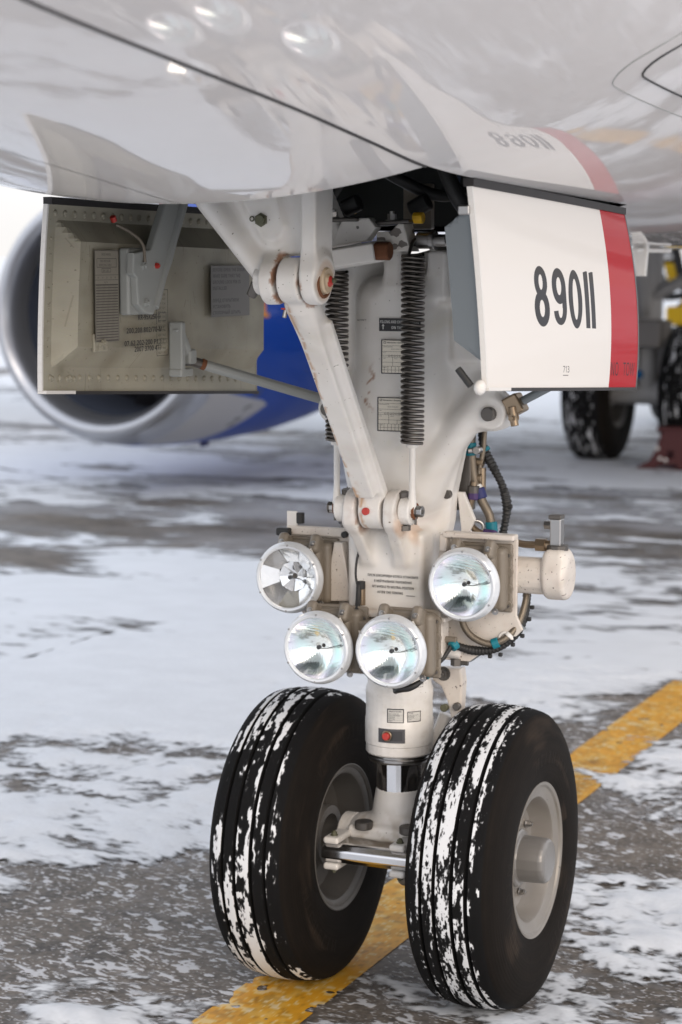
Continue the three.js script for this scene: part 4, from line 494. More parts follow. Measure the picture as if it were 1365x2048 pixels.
  const v = group('drain_valve', plane, 0, 0, 0, 'white stub with a dark nut under the lamp mount'); part('stub', boxUV(rod([0.09, 0.735, 0.05], [0.145, 0.716, 0.03], 0.019, 0.017, 20)), M.whiteP, v); part('nut', [mv(hex(0.012, 0.014), 0.137, 0.697, 0.035), mv(cyl(0.005, 0.03, 'x'), 0.147, 0.696, 0.035)], M.darkSteel, v);
  const t = group('torque_link', plane, 0, 0, 0, 'white torque link arm behind the lower cylinder'); part('link_arm', boxUV(mv(extrude([[0.055, 0.64], [0.06, 0.665], [0.118, 0.668], [0.122, 0.64], [0.118, 0.57], [0.10, 0.555], [0.088, 0.60], [0.075, 0.628]], 0.03, 0.004), 0, 0, -0.055)), M.speck, t); part('link_bolt', mv(bolt(0.011, 'z', 0.01), 0.081, 0.655, -0.034), M.darkSteel, t); part('link_bolt', mv(cyl(0.008, 0.012, 'z'), 0.112, 0.59, -0.036), M.darkSteel, t); part('link_bolt', mv(cyl(0.008, 0.012, 'z'), 0.085, 0.585, -0.036), M.olive, t);
  part('lower_link', boxUV(rod([0.0, 0.34, -0.06], [0.07, 0.56, -0.09], 0.02, 0.016)), M.whiteP, t); part('lower_link', boxUV(rod([0.0, 0.34, -0.06], [-0.06, 0.62, -0.08], 0.02, 0.016)), M.whiteP, t);
}

// ---------------------------------------------------------------- wheels
const TR = 0.305;
const tyreProfile = (() => { const p = [[0.146, -0.080], [0.152, -0.0885], [0.168, -0.0945], [0.19, -0.0982], [0.215, -0.0992], [0.24, -0.0972], [0.262, -0.092], [0.279, -0.0845], [0.289, -0.0775], [0.2945, -0.0715]], crown = (h) => 0.305 - 0.0085 * (h / 0.0715) ** 2 - 0.0015 * (h / 0.0715) ** 4, t = []; for (const c of [-0.046, -0.018, 0.018, 0.046]) { t.push([crown(c - 0.0042), c - 0.0042], [crown(c - 0.0036) - 0.0012, c - 0.0036], [crown(c) - 0.009, c - 0.0026], [crown(c) - 0.009, c + 0.0026], [crown(c + 0.0036) - 0.0012, c + 0.0036], [crown(c + 0.0042), c + 0.0042]); } t.push(...[-0.064, -0.056, -0.032, -0.024, -0.008, 0, 0.008, 0.024, 0.032, 0.056, 0.064].map((h) => [crown(h), h])); t.sort((a, b) => a[1] - b[1]); return [...p, ...t, ...p.slice().reverse().map((q) => [q[0], -q[1]])]; })();
const arcs = (() => { const L = [0]; for (let i = 1; i < tyreProfile.length; i++) L.push(L[i - 1] + Math.hypot(tyreProfile[i][0] - tyreProfile[i - 1][0], tyreProfile[i][1] - tyreProfile[i - 1][1])); return L.map((q) => q / L[L.length - 1]); })();
function tyreTex(seed, amount, blot) {
  const h = 512, w = 2048, at = (v) => { let i = 0; while (i < arcs.length - 2 && arcs[i + 1] < v) i++; const t = (v - arcs[i]) / (arcs[i + 1] - arcs[i]); return [lerp(tyreProfile[i][0], tyreProfile[i + 1][0], t), lerp(tyreProfile[i][1], tyreProfile[i + 1][1], t)]; };
  const letters = (() => { const c = document.createElement('canvas'); c.width = w; c.height = h; const x = c.getContext('2d'); x.fillStyle = '#000'; x.fillRect(0, 0, w, h); x.fillStyle = '#fff'; x.font = 'bold 34px sans-serif'; for (const v of [0.135, 0.865]) for (const u of [0.08, 0.42, 0.75]) { x.save(); x.translate(u * w, (v + 0.03) * h); if (v < 0.5) { x.translate(0, -0.03 * h); x.scale(-1, -1); } x.scale(1.5, 1); x.fillText('M I C H E L I N', 0, 0); x.restore(); } return x.getImageData(0, 0, w, h).data; })();
  const rows = []; for (let j = 0; j < h; j++) rows.push(at((j + 0.5) / h));
  const cover = (i, j) => { const [r, y] = rows[j], x = i / w * 1.916, crown = 0.305 - 0.0085 * (y / 0.0715) ** 2 - 0.0015 * (y / 0.0715) ** 4; if (Math.abs(y) > 0.074 || r < 0.285) return 0; if (crown - r > 0.0008) return 0; const rib = Math.abs(y) < 0.016 ? 0.05 : Math.abs(y) < 0.044 ? 0.02 : Math.abs(y) < 0.058 ? 0.03 : -0.04; const fq = blot ? 1 : 1.9; const s = 0.38 * fbm(x * 3.8 + seed, y * 26 + seed, 3) + 0.36 * fbm(x * 14 * fq + seed, y * 62 * fq, 3) + 0.26 * fbm(x * 70 * fq + seed, y * 150 * fq + 5, 3); return Math.min(1, 0.8 * sst(0.53, 0.562 + (1 - blot) * 0.02, s + rib + amount + 0.03 * Math.sin(x * 3.28 + 1)) + 0.25 * sst(0.50, 0.60, s + rib + amount + 0.03 * Math.sin(x * 3.28 + 1))); };
  const col = dataTex(w, h, (i, j, o) => { const [r, y] = rows[j], c = cover(i, j), side = Math.abs(y) > 0.0745 || r < 0.29 ? 1 : 0, n = fbm(i / w * 40, r * 60, 3), ring = side ? 0.85 + 0.3 * vn(3, r * 260) : 1, e = 0.75 + 0.5 * n; const sc = side ? 1 + 2.2 * sst(0.58, 0.8, fbm(i / w * 9 + seed, r * 30, 4)) + 0.5 * letters[(j * w + i) * 4] / 255 : 1; const b = side ? [0.0070 * e * ring * sc, 0.0049 * e * ring * sc, 0.0034 * e * ring * sc] : [0.0045 * e, 0.0044 * e, 0.0047 * e]; o[0] = toS(lerp(b[0], 0.70, c)); o[1] = toS(lerp(b[1], 0.71, c)); o[2] = toS(lerp(b[2], 0.73, c)); }, true);
  const bump = dataTex(w / 2, h / 2, (i, j, o) => { const L = letters[((j * 2) * w + i * 2) * 4] / 255; o[0] = o[1] = o[2] = 90 + 110 * cover(i * 2, j * 2) + 50 * L + 14 * Math.sin(rows[j * 2][0] * 900) * (Math.abs(rows[j * 2][1]) > 0.078 ? 1 : 0) + 10 * (vn(i * 0.5, j * 0.5) - 0.5); });
  return phy({ map: col, bumpMap: bump, bumpScale: 0.0016, roughness: 0.85, specularIntensity: 0.4, side: THREE.DoubleSide });
}
M.rim = phy({ color: lin(0.235, 0.218, 0.198), map: paintMap, roughness: 0.38, metalness: 0.15, clearcoat: 0.4, clearcoatRoughness: 0.3 });
M.rimDark = phy({ color: lin(0.13, 0.125, 0.12), map: paintMap, roughness: 0.5 });  // darker grey than the outer rim
function wheel(name, label, tyreMat, spin, outboard) {
  const W = group(name, plane, 0, 0, 0, label), sag = 0.006;
  const g = lathe(tyreProfile, 160, 0.55); { const uv = g.attributes.uv, p = g.attributes.position; }
  g.rotateY(spin); g.rotateZ(-Math.PI / 2); if (outboard < 0) g.rotateY(Math.PI);
  { const p = g.attributes.position; for (let i = 0; i < p.count; i++) { const y = p.getY(i), lim = -TR + sag; if (y < lim) p.setY(i, lim + (y - lim) * 0.02); else if (y < -0.2) p.setX(i, p.getX(i) * (1 + 0.05 * sst(-0.2, -0.29, y))); } }
  part('tyre', g, tyreMat, W);
  const dirR = (q) => { q.rotateZ(-Math.PI / 2); if (outboard < 0) q.rotateY(Math.PI); return q; };
  part('rim', dirR(boxUV(lathe([[0.142, 0.070], [0.148, 0.086], [0.1535, 0.0905], [0.1565, 0.0915], [0.1570, 0.0895], [0.1560, 0.086], [0.1545, 0.0895], [0.1525, 0.0905], [0.1500, 0.0895], [0.1470, 0.0855], [0.1430, 0.0840], [0.1300, 0.0825], [0.1260, 0.0805], [0.1230, 0.076], [0.1180, 0.056], [0.1080, 0.040], [0.0950, 0.033], [0.0600, 0.034], [0.0600, 0.050], [0.052, 0.050]], 96, 0.45))), M.rim, W);
  part('inner_rim', dirR(boxUV(lathe([[0.142, -0.070], [0.146, -0.086], [0.1510, -0.0905], [0.1530, -0.0900], [0.1525, -0.0880], [0.1490, -0.0885], [0.1450, -0.0840], [0.1360, -0.0815], [0.1320, -0.078], [0.1280, -0.06], [0.1240, -0.02], [0.1100, 0.0], [0.0700, 0.004], [0.062, -0.03], [0.062, -0.055], [0.045, -0.055], [0.045, 0.0]], 96, 0.45))), M.rimDark, W, 'dark grey inner rim');
  const cap = part('hub_cap', dirR(mv(lathe([[0.0560, 0.046], [0.0585, 0.048], [0.0585, 0.054], [0.0545, 0.0565], [0.0490, 0.0575], [0.0470, 0.060], [0.0456, 0.1035], [0.0451, 0.1068], [0.0440, 0.1094], [0.0422, 0.1117], [0.0398, 0.1134], [0.0366, 0.1145], [0.0330, 0.1149], [0.0300, 0.1150], [0.0001, 0.1150]], 72, 0.36), 0, 0, 0)), phy({ color: lin(0.20, 0.19, 0.178), roughness: 0.34, metalness: 0.25, clearcoat: 0.5, clearcoatRoughness: 0.25 }), W, 'plain grey hub cap'); part('hub_clip', dirR(merge([mv(rbox(0.014, 0.006, 0.01, 0.002), 0.02, 0.052, 0.055), mv(rbox(0.012, 0.006, 0.012, 0.002), -0.052, 0.052, 0.025), mv(rbox(0.012, 0.006, 0.01, 0.002), 0.015, 0.052, -0.057)])), M.darkSteel, cap);
  for (let i = 0; i < 8; i++) { const a = i / 8 * 6.283 + 0.25 + spin; part('bolt', dirR(mv(bolt(0.0062, 'y', 0.009), 0.098 * Math.sin(a), 0.041, 0.098 * Math.cos(a))), M.steel, W); }
  return W;
}
const tA = tyreTex(11, 0.004, 1), tB = tyreTex(63, -0.022, 0), tC = tyreTex(29, -0.06, 0);
const wR = wheel('nose_wheel', 'right nose wheel with snow caked thickly on its tread', tA, 0.3, -1); wR.position.set(-0.2108, TR - 0.005, 0);
const wL = wheel('nose_wheel', 'left nose wheel with a grey hub cap and speckled snow on its tread', tB, 3.4, 1); wL.position.set(0.2108, TR - 0.005, 0);

// ---------------------------------------------------------------- open gear doors, one each side: a curved skin with a pan inside
function gearDoor(s, C, bulge, skinMat, panMat, label, dmax = 0.042, u0 = 0.035, u1 = 0.075) { // C: corners [y, z] top front, top rear, bottom front, bottom rear
  const D = group('gear_door', plane, 0, 0, 0, label);
  const at = (u, v) => [s * (0.42 + lerp(bulge[0], bulge[1], u) * 4 * v * (1 - v) + 0.004 * 4 * u * (1 - u)), lerp(lerp(C[0][0], C[1][0], u), lerp(C[2][0], C[3][0], u), v), lerp(lerp(C[0][1], C[1][1], u), lerp(C[2][1], C[3][1], u), v)];
  const sheet = (us, vs, f, flip) => { const P = [], U = [], I = [], n = vs.length; us.forEach((u) => vs.forEach((v) => { const p = at(u, v); P.push(p[0] - s * f(u, v), p[1], p[2]); U.push(u, 1 - v); })); for (let i = 0; i < us.length - 1; i++) for (let j = 0; j < n - 1; j++) { const a = i * n + j, b = a + 1, d = a + n, e = d + 1; (flip ? I.push(a, b, d, b, e, d) : I.push(a, d, b, b, d, e)); } const g = new THREE.BufferGeometry(); g.setAttribute('position', new THREE.Float32BufferAttribute(P, 3)); g.setAttribute('uv', new THREE.Float32BufferAttribute(U, 2)); g.setIndex(I); g.computeVertexNormals(); return g; };
  const lin01 = (n) => Array.from({ length: n + 1 }, (_, i) => i / n);
  const skin = part('door_skin', sheet(lin01(24), lin01(24), () => 0, s > 0), skinMat, D);
  const us = [0, u0 * 0.5, u0, lerp(u0, u1, 0.25), lerp(u0, u1, 0.5), lerp(u0, u1, 0.75), u1, 0.09, 0.2, 0.35, 0.5, 0.65, 0.8, 0.9, 0.955, 0.965, 0.975, 0.985, 1], vs = [0, 0.03, 0.08, 0.095, 0.12, 0.15, 0.18, 0.195, 0.22, 0.3, 0.45, 0.6, 0.7, 0.75, 0.76, 0.79, 0.83, 0.86, 0.872, 0.9, 0.94, 0.97, 1];
  const depth = (u, v) => { const k = Math.min(clamp((u - u0) / (u1 - u0)), clamp((0.985 - u) / 0.02), clamp((v - 0.08) / 0.115), clamp((0.872 - v) / 0.112)); return lerp(0.007, dmax, k); };
  const pan = part('door_pan', toCreasedNormals(sheet(us, vs, depth, s < 0), 0.12), panMat, D, 'dirty inner pan of the door');
  const edge = (name, v0, v1, f, th, out, m) => { const P = []; for (let i = 0; i <= 20; i++) P.push([lerp(v0[0], v1[0], i / 20), lerp(v0[1], v1[1], i / 20)]); const gs = []; for (let i = 0; i < 20; i++) { const a = at(...P[i]), b = at(...P[i + 1]), A = V(a[0] - s * f, a[1] + out[0], a[2] + out[1]), B = V(b[0] - s * f, b[1] + out[0], b[2] + out[1]), L = A.distanceTo(B), q = new THREE.BoxGeometry(th[0], th[1], L * 1.02); { const zz = B.clone().sub(A).normalize(), xx = V(1, 0, 0).addScaledVector(zz, -zz.x).normalize(), yy = zz.clone().cross(xx); q.applyMatrix4(new THREE.Matrix4().makeBasis(xx, yy, zz)); } gs.push(mv(q, (A.x + B.x) / 2, (A.y + B.y) / 2, (A.z + B.z) / 2)); } return part(name, gs, m, D); };
  edge('door_rim', [0, 0], [0, 1], 0.0035, [0.009, 0.005], [0, 0.001], M.whiteP); edge('door_rim', [1, 0], [1, 1], 0.0035, [0.009, 0.004], [0, -0.001], panMat);
  edge('top_seal', [0, 0], [1, 0], 0.006, [0.018, 0.013], [0.0065, 0], M.seal); edge('bottom_seal', [0.12, 1], [1, 1], 0.006, [0.015, 0.006], [-0.003, 0], M.seal); edge('door_lip', [0, 1], [0.12, 1], 0.006, [0.018, 0.006], [-0.002, 0], M.whiteP);
  D.userData.at = undefined; return { D, at, depth, skin, pan };
}
const numberTex = canvasTex(2048, 824, (x, w, h) => {
  x.fillStyle = '#f3f0ec'; x.fillRect(0, 0, w, h); x.fillStyle = '#b80a1c'; x.beginPath(); x.moveTo(0.795 * w, 0); x.quadraticCurveTo(0.79 * w, 0.6 * h, 0.773 * w, h); x.lineTo(w, h); x.lineTo(w, 0); x.fill();
  // 89011, drawn as strokes: 1 unit = 1/1000 of the width
  x.save(); x.translate(0.282 * w, 0.355 * h); const sx = w * 0.00333, sy = h * 0.00252; x.scale(sx, sy); x.strokeStyle = '#2b2728'; x.lineWidth = 11; x.lineCap = 'butt';
  const el = (cx, cy, rx, ry, a = 0, b = 6.2832) => { x.beginPath(); x.ellipse(cx, cy, rx, ry, 0, a, b); x.stroke(); };
  const ell = (cx, cy, rx, ry, tx, ty) => { x.fillStyle = '#2b2728'; x.beginPath(); x.moveTo(cx + rx, cy); x.ellipse(cx, cy, rx, ry, 0, 0, 6.2832); x.closePath(); x.moveTo(cx + rx - tx, cy); x.ellipse(cx, cy, rx - tx, ry - ty, 0, 0, 6.2832); x.closePath(); x.fill('evenodd'); };
  ell(13, 33, 11.5, 33, 8, 17); ell(13, 88, 13.5, 38, 9, 20); ell(46, 38, 13, 38, 8.5, 19); x.fillRect(50.5, 38, 8.5, 46); x.beginPath(); x.moveTo(59, 80); x.bezierCurveTo(59, 132, 35, 132, 34, 92); x.lineTo(42.5, 90); x.bezierCurveTo(43, 112, 51, 112, 51, 80); x.fill(); ell(77, 63, 13.5, 63, 8.5, 19);
  x.beginPath(); x.moveTo(96, 3); x.lineTo(101.5, 0); x.lineTo(105, 0); x.lineTo(105, 124); x.lineTo(96.5, 124); x.fill(); x.beginPath(); x.moveTo(108, 3); x.lineTo(113.5, 0); x.lineTo(117, 0); x.lineTo(117, 124); x.lineTo(108.5, 124); x.fill(); x.restore();
  x.fillStyle = '#2b2728'; x.save(); x.translate(0.442 * w, 0.916 * h); x.scale(1.35, 1); F(x, 40); x.fillText('713', 0, 0); x.fillRect(0, 12, 54, 2.5); x.restore();
  x.save(); x.translate(0.782 * w, 0.93 * h); x.scale(1.75, 1.0); x.fillStyle = 'rgba(40,30,34,0.9)'; F(x, 88); x.fillText('NO', 0, 0, 76); x.fillText('TOW', 116, 0, 112); x.restore();
});
M.number = phy({ color: lin(0.84, 0.82, 0.80), map: numberTex, roughness: 0.45, specularIntensity: 0.15, clearcoat: 0.28, clearcoatRoughness: 0.03, side: THREE.DoubleSide });
const panTex = canvasTex(1024, 512, (x, w, h) => { x.fillStyle = '#bbb7aa'; x.fillRect(0, 0, w, h); const r = rng(31); for (let i = 0; i < 420; i++) { const a = r() * w, b = r() * h, s = 10 + r() * 80, g = x.createRadialGradient(a, b, 0, a, b, s); const c = r() > 0.6 ? '88,78,60' : r() > 0.5 ? '160,158,148' : '104,106,100'; g.addColorStop(0, `rgba(${c},${0.05 + r() * 0.1})`); g.addColorStop(1, `rgba(${c},0)`); x.fillStyle = g; x.fillRect(a - s, b - s, 2 * s, 2 * s); } for (let i = 0; i < 260; i++) { x.fillStyle = `rgba(50,42,32,${0.2 + r() * 0.5})`; x.fillRect(r() * w, r() * h, 1 + r() * 2, 1 + r() * 3); } for (let i = 0; i < 60; i++) { x.strokeStyle = `rgba(80,72,58,${0.1 + r() * 0.15})`; x.lineWidth = 1 + r() * 3; const a = r() * w, b = r() * h; x.beginPath(); x.moveTo(a, b); x.lineTo(a + (r() - 0.5) * 30, b + r() * 90); x.stroke(); } });
M.pan = std({ color: lin(0.74, 0.72, 0.66), map: panTex, roughness: 0.55, side: THREE.DoubleSide });
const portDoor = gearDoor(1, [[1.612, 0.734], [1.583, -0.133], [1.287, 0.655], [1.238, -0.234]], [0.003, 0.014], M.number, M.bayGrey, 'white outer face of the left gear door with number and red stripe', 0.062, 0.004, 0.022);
{
  const D = portDoor.D; part('hinge_lug', mv(rbox(0.02, 0.016, 0.016, 0.003), 0.405, 1.575, 0.725), M.steel, D); part('hinge_lug', mv(rbox(0.02, 0.02, 0.02, 0.003), 0.36, 1.36, 0.40), M.bayGrey, D);
  part('black_stay', rod([0.372, 1.318, 0.665], [0.395, 1.290, 0.665], 0.006), M.black, D); part('white_roller', mv(new THREE.SphereGeometry(0.0125, 20, 14).scale(0.8, 1, 1), 0.412, 1.288, 0.668), M.whiteP, D);
  const rodP = group('door_rod', plane, 0, 0, 0, 'grey rod with a dark end fitting pulling the left door'); part('rod_tube', rod([0.245, 1.213, 0.0], [0.40, 1.30, -0.05], 0.0085), M.bayGrey, rodP); part('rod_end', [rod([0.205, 1.197, 0.0], [0.245, 1.214, 0.0], 0.013), mv(rbox(0.035, 0.04, 0.04, 0.005).rotateZ(0.5), 0.243, 1.212, 0.0), mv(bolt(0.008, 'z', 0.012), 0.246, 1.188, 0.022), rod([0.243, 1.21, 0.02], [0.25, 1.172, 0.02], 0.008)], M.bronze, rodP); 
}
const sDoor = gearDoor(-1, [[1.594, 0.655], [1.585, -0.2], [1.262, 0.685], [1.212, -0.185]], [0.004, 0.004], M.skin, M.pan, 'open right gear door showing its dirty grey inner side with placards');
{
  const D = sDoor.D, X = -0.3765, riv = [], riv2 = [];
  const onPan = (u, v, lift = 0) => { const p = sDoor.at(u, v); return [p[0] + sDoor.depth(u, v) + lift, p[1], p[2]]; };
  for (let i = 0; i < 24; i++) { const u = 0.03 + i * 0.041; riv.push(mv(new THREE.SphereGeometry(0.0066, 10, 8).scale(0.6, 1, 1), ...onPan(u, 0.93))); riv.push(mv(new THREE.SphereGeometry(0.0066, 10, 8).scale(0.6, 1, 1), ...onPan(u, 0.045))); } for (let i = 0; i < 4; i++) riv.push(mv(new THREE.SphereGeometry(0.006, 8, 6).scale(0.6, 1, 1), ...onPan(0.04 + i * 0.03, 0.935)));
  for (let i = 1; i < 9; i++) riv.push(mv(new THREE.SphereGeometry(0.003, 8, 6), ...onPan(0.02, 0.09 + i * 0.09)));
  const rv = part('rivet_row', riv, M.pan, D); rv.userData.kind = 'stuff';
  part('corner_bolt', [mv(rbox(0.006, 0.034, 0.05, 0.003), ...onPan(0.165, 0.735, 0.002)), mv(bolt(0.007, 'x', 0.008), ...onPan(0.165, 0.735, 0.009))], M.pan, D);
  const wall = (name, tex, w, h, y, z, cutA) => { const g = new THREE.PlaneGeometry(w, h); g.rotateY(Math.PI / 2); const o = part(name, mv(g, X + 0.0012, y, z), std({ map: tex, roughness: 0.5, transparent: !!cutA }), D); return o; };
  wall('table_placard', canvasTex(512, 1024, (x, w, h) => { x.fillStyle = '#8a8478'; x.fillRect(0, 0, w, h); x.strokeStyle = '#37332f'; x.lineWidth = 5; x.strokeRect(6, 6, w - 12, h - 12); x.strokeRect(50, 95, w - 100, 95); x.fillStyle = '#37332f'; F(x, 34); x.fillText('NOSE WHEEL', 150, 60); x.fillText('TIRE PRESSURE', 110, 135); x.fillText('SERVICING TABLE', 90, 178); x.strokeRect(150, 205, 190, 40); x.fillText('bar / psi', 170, 237); for (const y of [275, 330, 380]) x.fillRect(6, y, w - 12, 4); F(x, 26); for (let i = 0; i < 5; i++) x.fillText('0123456'[i] + '0', 60 + i * 90, 315); x.fillText('kg / lb', 200, 366); for (let i = 0; i <= 20; i++) x.fillRect(20, 385 + i * 31, w - 40, 8); for (let i = 0; i <= 18; i++) x.fillRect(20 + i * 26, 385, 5, 624); }), 0.088, 0.168, 1.429, 0.516);
  const scr = (x, t, y, s, seed) => { F(x, s, 'bold'); x.fillText(t, 20, y, 470); };
  wall('lettered_placard', canvasTex(512, 384, (x, w, h) => { x.fillStyle = '#6f6c68'; x.fillRect(0, 0, w, h); x.fillStyle = '#33302e'; ['BEFORE OPEN THE DOOR', 'MAKE SURE THAT THE', 'GROUND LOCK PIN IS', 'INSTALLED', '', 'ПЕРЕД ОТКРЫТИЕМ', 'УСТАНОВИТЬ', 'СТОПОРНЫЙ ШТЫРЬ'].forEach((t, i) => scr(x, t, 44 + i * 46, 36)); x.save(); x.restore(); }), 0.176, 0.104, 1.431, 0.010);
  wall('stencil_lettering', canvasTex(512, 256, (x, w, h) => { x.clearRect(0, 0, w, h); x.fillStyle = '#2b2724'; F(x, 46, 'bold'); x.fillText('KR-95X250-9', 150, 48, 240); x.fillText('200.208.802/70-M1', 30, 130, 440); x.fillText('07.62.202-200 P1.62 T', 8, 210, 490); x.fillText('2007 3700 477', 110, 250, 290); }), 0.19, 0.076, 1.358, 0.362, true);
  wall('thin_placard', canvasTex(128, 512, (x, w, h) => { x.clearRect(0, 0, w, h); x.strokeStyle = 'rgba(50,46,42,0.8)'; x.lineWidth = 4; x.strokeRect(6, 6, w - 12, h - 12); x.fillStyle = 'rgba(50,46,42,0.8)'; F(x, 22); for (let i = 0; i < 14; i++) x.fillText('REF ' + (100 + i * 7), 20, 50 + i * 34); x.strokeRect(24, 180, 80, 60); }), 0.05, 0.13, 1.374, 0.305, true);
  // gooseneck hinge arm reaching down from the bay
  const H = group('hinge_arm', plane, 0, 0, 0, 'grey gooseneck hinge arm of the right door');
  const neck = extrude([[0.345, 1.66], [0.348, 1.60], [0.405, 1.515], [0.472, 1.508], [0.476, 1.47], [0.462, 1.462], [0.458, 1.412], [0.43, 1.395], [0.40, 1.392], [0.375, 1.42], [0.322, 1.49], [0.30, 1.53], [0.255, 1.60], [0.25, 1.66]], 0.016, 0.003); neck.rotateY(-Math.PI / 2); part('neck', boxUV(mv(neck, -0.350, 0, 0)), M.armGrey, H); const ridge = rod([-0.345, 1.64, 0.26], [-0.345, 1.405, 0.392], 0.009); part('neck_ridge', boxUV(ridge), M.armGrey, H); part('base_pad', mv(rbox(0.022, 0.125, 0.085, 0.006), -0.368, 1.455, 0.425), M.armGrey, H); part('red_bolt', mv(bolt(0.006, 'x', 0.006), -0.340, 1.484, 0.388), M.red, H); for (const [y, z] of [[1.484, 0.44], [1.415, 0.43]]) part('bolt', mv(bolt(0.008, 'x', 0.008), -0.340, y, z), M.armGrey, H);
  part('red_cap', mv(cyl(0.006, 0.011).rotateX(0.6), -0.395, 1.571, 0.455), M.red, H); part('bonding_wire', tube([[-0.390, 1.560, 0.452], [-0.365, 1.545, 0.44], [-0.345, 1.525, 0.435], [-0.338, 1.49, 0.438]], 0.003, 30), M.taupe, H);
  const A = group('door_rod', plane, 0, 0, 0, 'long grey rod from the right door to the leg'); part('rod_tube', rod([-0.350, 1.288, 0.185], [-0.15, 1.206, -0.005], 0.0105), M.armGrey, A); part('rod_end', [rod([-0.372, 1.298, 0.21], [-0.348, 1.287, 0.183], 0.010), mv(cyl(0.014, 0.02, 'x'), -0.370, 1.30, 0.213)], M.darkSteel, A); part('red_band', rod([-0.353, 1.290, 0.188], [-0.346, 1.286, 0.181], 0.0113), M.rust, A);
  part('rod_bracket', [mv(rbox(0.03, 0.10, 0.016, 0.004), -0.367, 1.325, 0.26), mv(rbox(0.03, 0.016, 0.05, 0.004), -0.367, 1.275, 0.245), rod([-0.366, 1.365, 0.262], [-0.362, 1.30, 0.22], 0.011), mv(rbox(0.03, 0.03, 0.03, 0.006), -0.365, 1.305, 0.222)].map(boxUV), M.armGrey, A);
}

// ---------------------------------------------------------------- engine, wing, main gear
{
  const E = group('engine', plane, -4.99, 1.14, -7.46, 'blue engine with a bare metal intake ring behind the gear');
  const ax = (pts, seg = 96) => { const g = lathe(pts.map(([r, s]) => [r, -s]), seg, 0); g.rotateX(Math.PI / 2); return g; };
  part('intake_lip', ax([[0.597, 0.20], [0.604, 0.12], [0.624, 0.05], [0.650, 0.012], [0.675, 0.0], [0.70, 0.012], [0.728, 0.05], [0.752, 0.12], [0.772, 0.22]]), std({ color: lin(0.50, 0.51, 0.54), roughness: 0.28, metalness: 0.85, side: THREE.DoubleSide }), E, 'bare metal intake ring');
  part('intake_duct', ax([[0.597, 0.20], [0.59, 0.4], [0.60, 0.65], [0.61, 0.95]]), std({ color: lin(0.05, 0.06, 0.085), roughness: 0.5, side: THREE.DoubleSide }), E);
  const blade = new THREE.PlaneGeometry(0.17, 0.44, 1, 6); { const p = blade.attributes.position; for (let i = 0; i < p.count; i++) { const t = p.getY(i) / 0.44 + 0.5, a = lerp(0.4, 1.05, t), x = p.getX(i); p.setXYZ(i, x * Math.cos(a), p.getY(i) + 0.40, x * Math.sin(a)); } blade.computeVertexNormals(); }
  const fan = []; for (let i = 0; i < 24; i++) fan.push(blade.clone().rotateZ(i / 24 * 6.2832)); part('fan', fan, std({ color: lin(0.07, 0.07, 0.08), roughness: 0.4, metalness: 0.8, side: THREE.DoubleSide }), E).position.z = -0.85; part('fan_back', mv(new THREE.CircleGeometry(0.62, 48), 0, 0, -1.0), M.black, E);
  part('spinner', mv(new THREE.ConeGeometry(0.2, 0.36, 40).rotateX(Math.PI / 2), 0, 0, -0.72), M.black, E);
  const cowlTex = canvasTex(1024, 1024, (x, w, h) => { // u: angle from the bottom towards +x, 0..1 = 0..360 degrees; v: length
    x.fillStyle = '#0b43a6'; x.fillRect(0, 0, w, h); const U = (d) => d / 360 * w, Y = (s) => s / 3.4 * h; const poly = (p, c) => { x.fillStyle = c; x.beginPath(); p.forEach((q) => x.lineTo(U(q[0]), Y(q[1] - 0.22))); x.fill(); };
    poly([[8, 0.22], [70, 0.22], [55, 0.4], [50, 0.9], [47, 1.02], [30, 0.86], [14, 0.7]], '#b9b9bc'); poly([[270, 0.22], [352, 0.22], [346, 0.85], [330, 1.2], [300, 0.42], [270, 0.4]], '#c9c9cc');
    x.save(); x.translate(U(33), Y(0.62)); x.rotate(-0.2); x.fillStyle = '#55524f'; F(x, 30, 'bold'); x.fillText('N 1 E', 0, 0); x.restore(); x.fillStyle = '#e08a1c'; x.fillRect(U(89), Y(0.24), U(1.6), Y(0.17)); x.fillRect(U(90), Y(0.31), U(5), Y(0.06)); x.fillRect(U(94.5), Y(0.25), U(1.6), Y(0.12)); });
  const cowl = ax([[0.772, 0.22], [0.795, 0.4], [0.82, 0.8], [0.832, 1.3], [0.825, 1.8], [0.79, 2.3], [0.72, 2.9], [0.64, 3.4], [0.60, 3.42]]); { const p = cowl.attributes.position, u = cowl.attributes.uv; for (let i = 0; i < p.count; i++) { const cur = Math.atan2(p.getX(i), -p.getY(i)) / (2 * Math.PI), k = i / 9 | 0; u.setXY(i, ((k / 96 + 0.25 * 0) % 1.0001), 1 - (-p.getZ(i) - 0.22) / 3.4); const raw = cur < 0 ? cur + 1 : cur; u.setX(i, raw); } }
  const cg = cowl.toNonIndexed(); { const u = cg.attributes.uv; for (let i = 0; i < u.count; i += 3) { const m = Math.max(u.getX(i), u.getX(i + 1), u.getX(i + 2)); for (let k = 0; k < 3; k++) if (m - u.getX(i + k) > 0.5) u.setX(i + k, u.getX(i + k) + 1); } }
  part('cowl', cg, phy({ map: cowlTex, roughness: 0.5, specularIntensity: 0.3, clearcoat: 0.35, clearcoatRoughness: 0.1, side: THREE.DoubleSide }), E, 'blue cowl with a white patch and an orange mark');
  part('exhaust_cone', mv(cyl(0.3, 1.2, 'z', 0.5), 0, 0, -3.8), M.darkSteel, E); part('drain_mast', mv(rbox(0.03, 0.06, 0.08, 0.006), 0.02, -0.84, -1.3), M.navy, E);
  part('pylon', mv(extrude([[-1.0, 0.78], [-1.6, 1.15], [-4.4, 1.15], [-4.2, 0.6], [-3.0, 0.6]], 0.3, 0.03).rotateY(-Math.PI / 2), 0, 0, 0), M.whiteP, E);
  E.scale.set(1.06, 1.06, 1.06); E.position.set(-5.03, 1.14, -7.40);
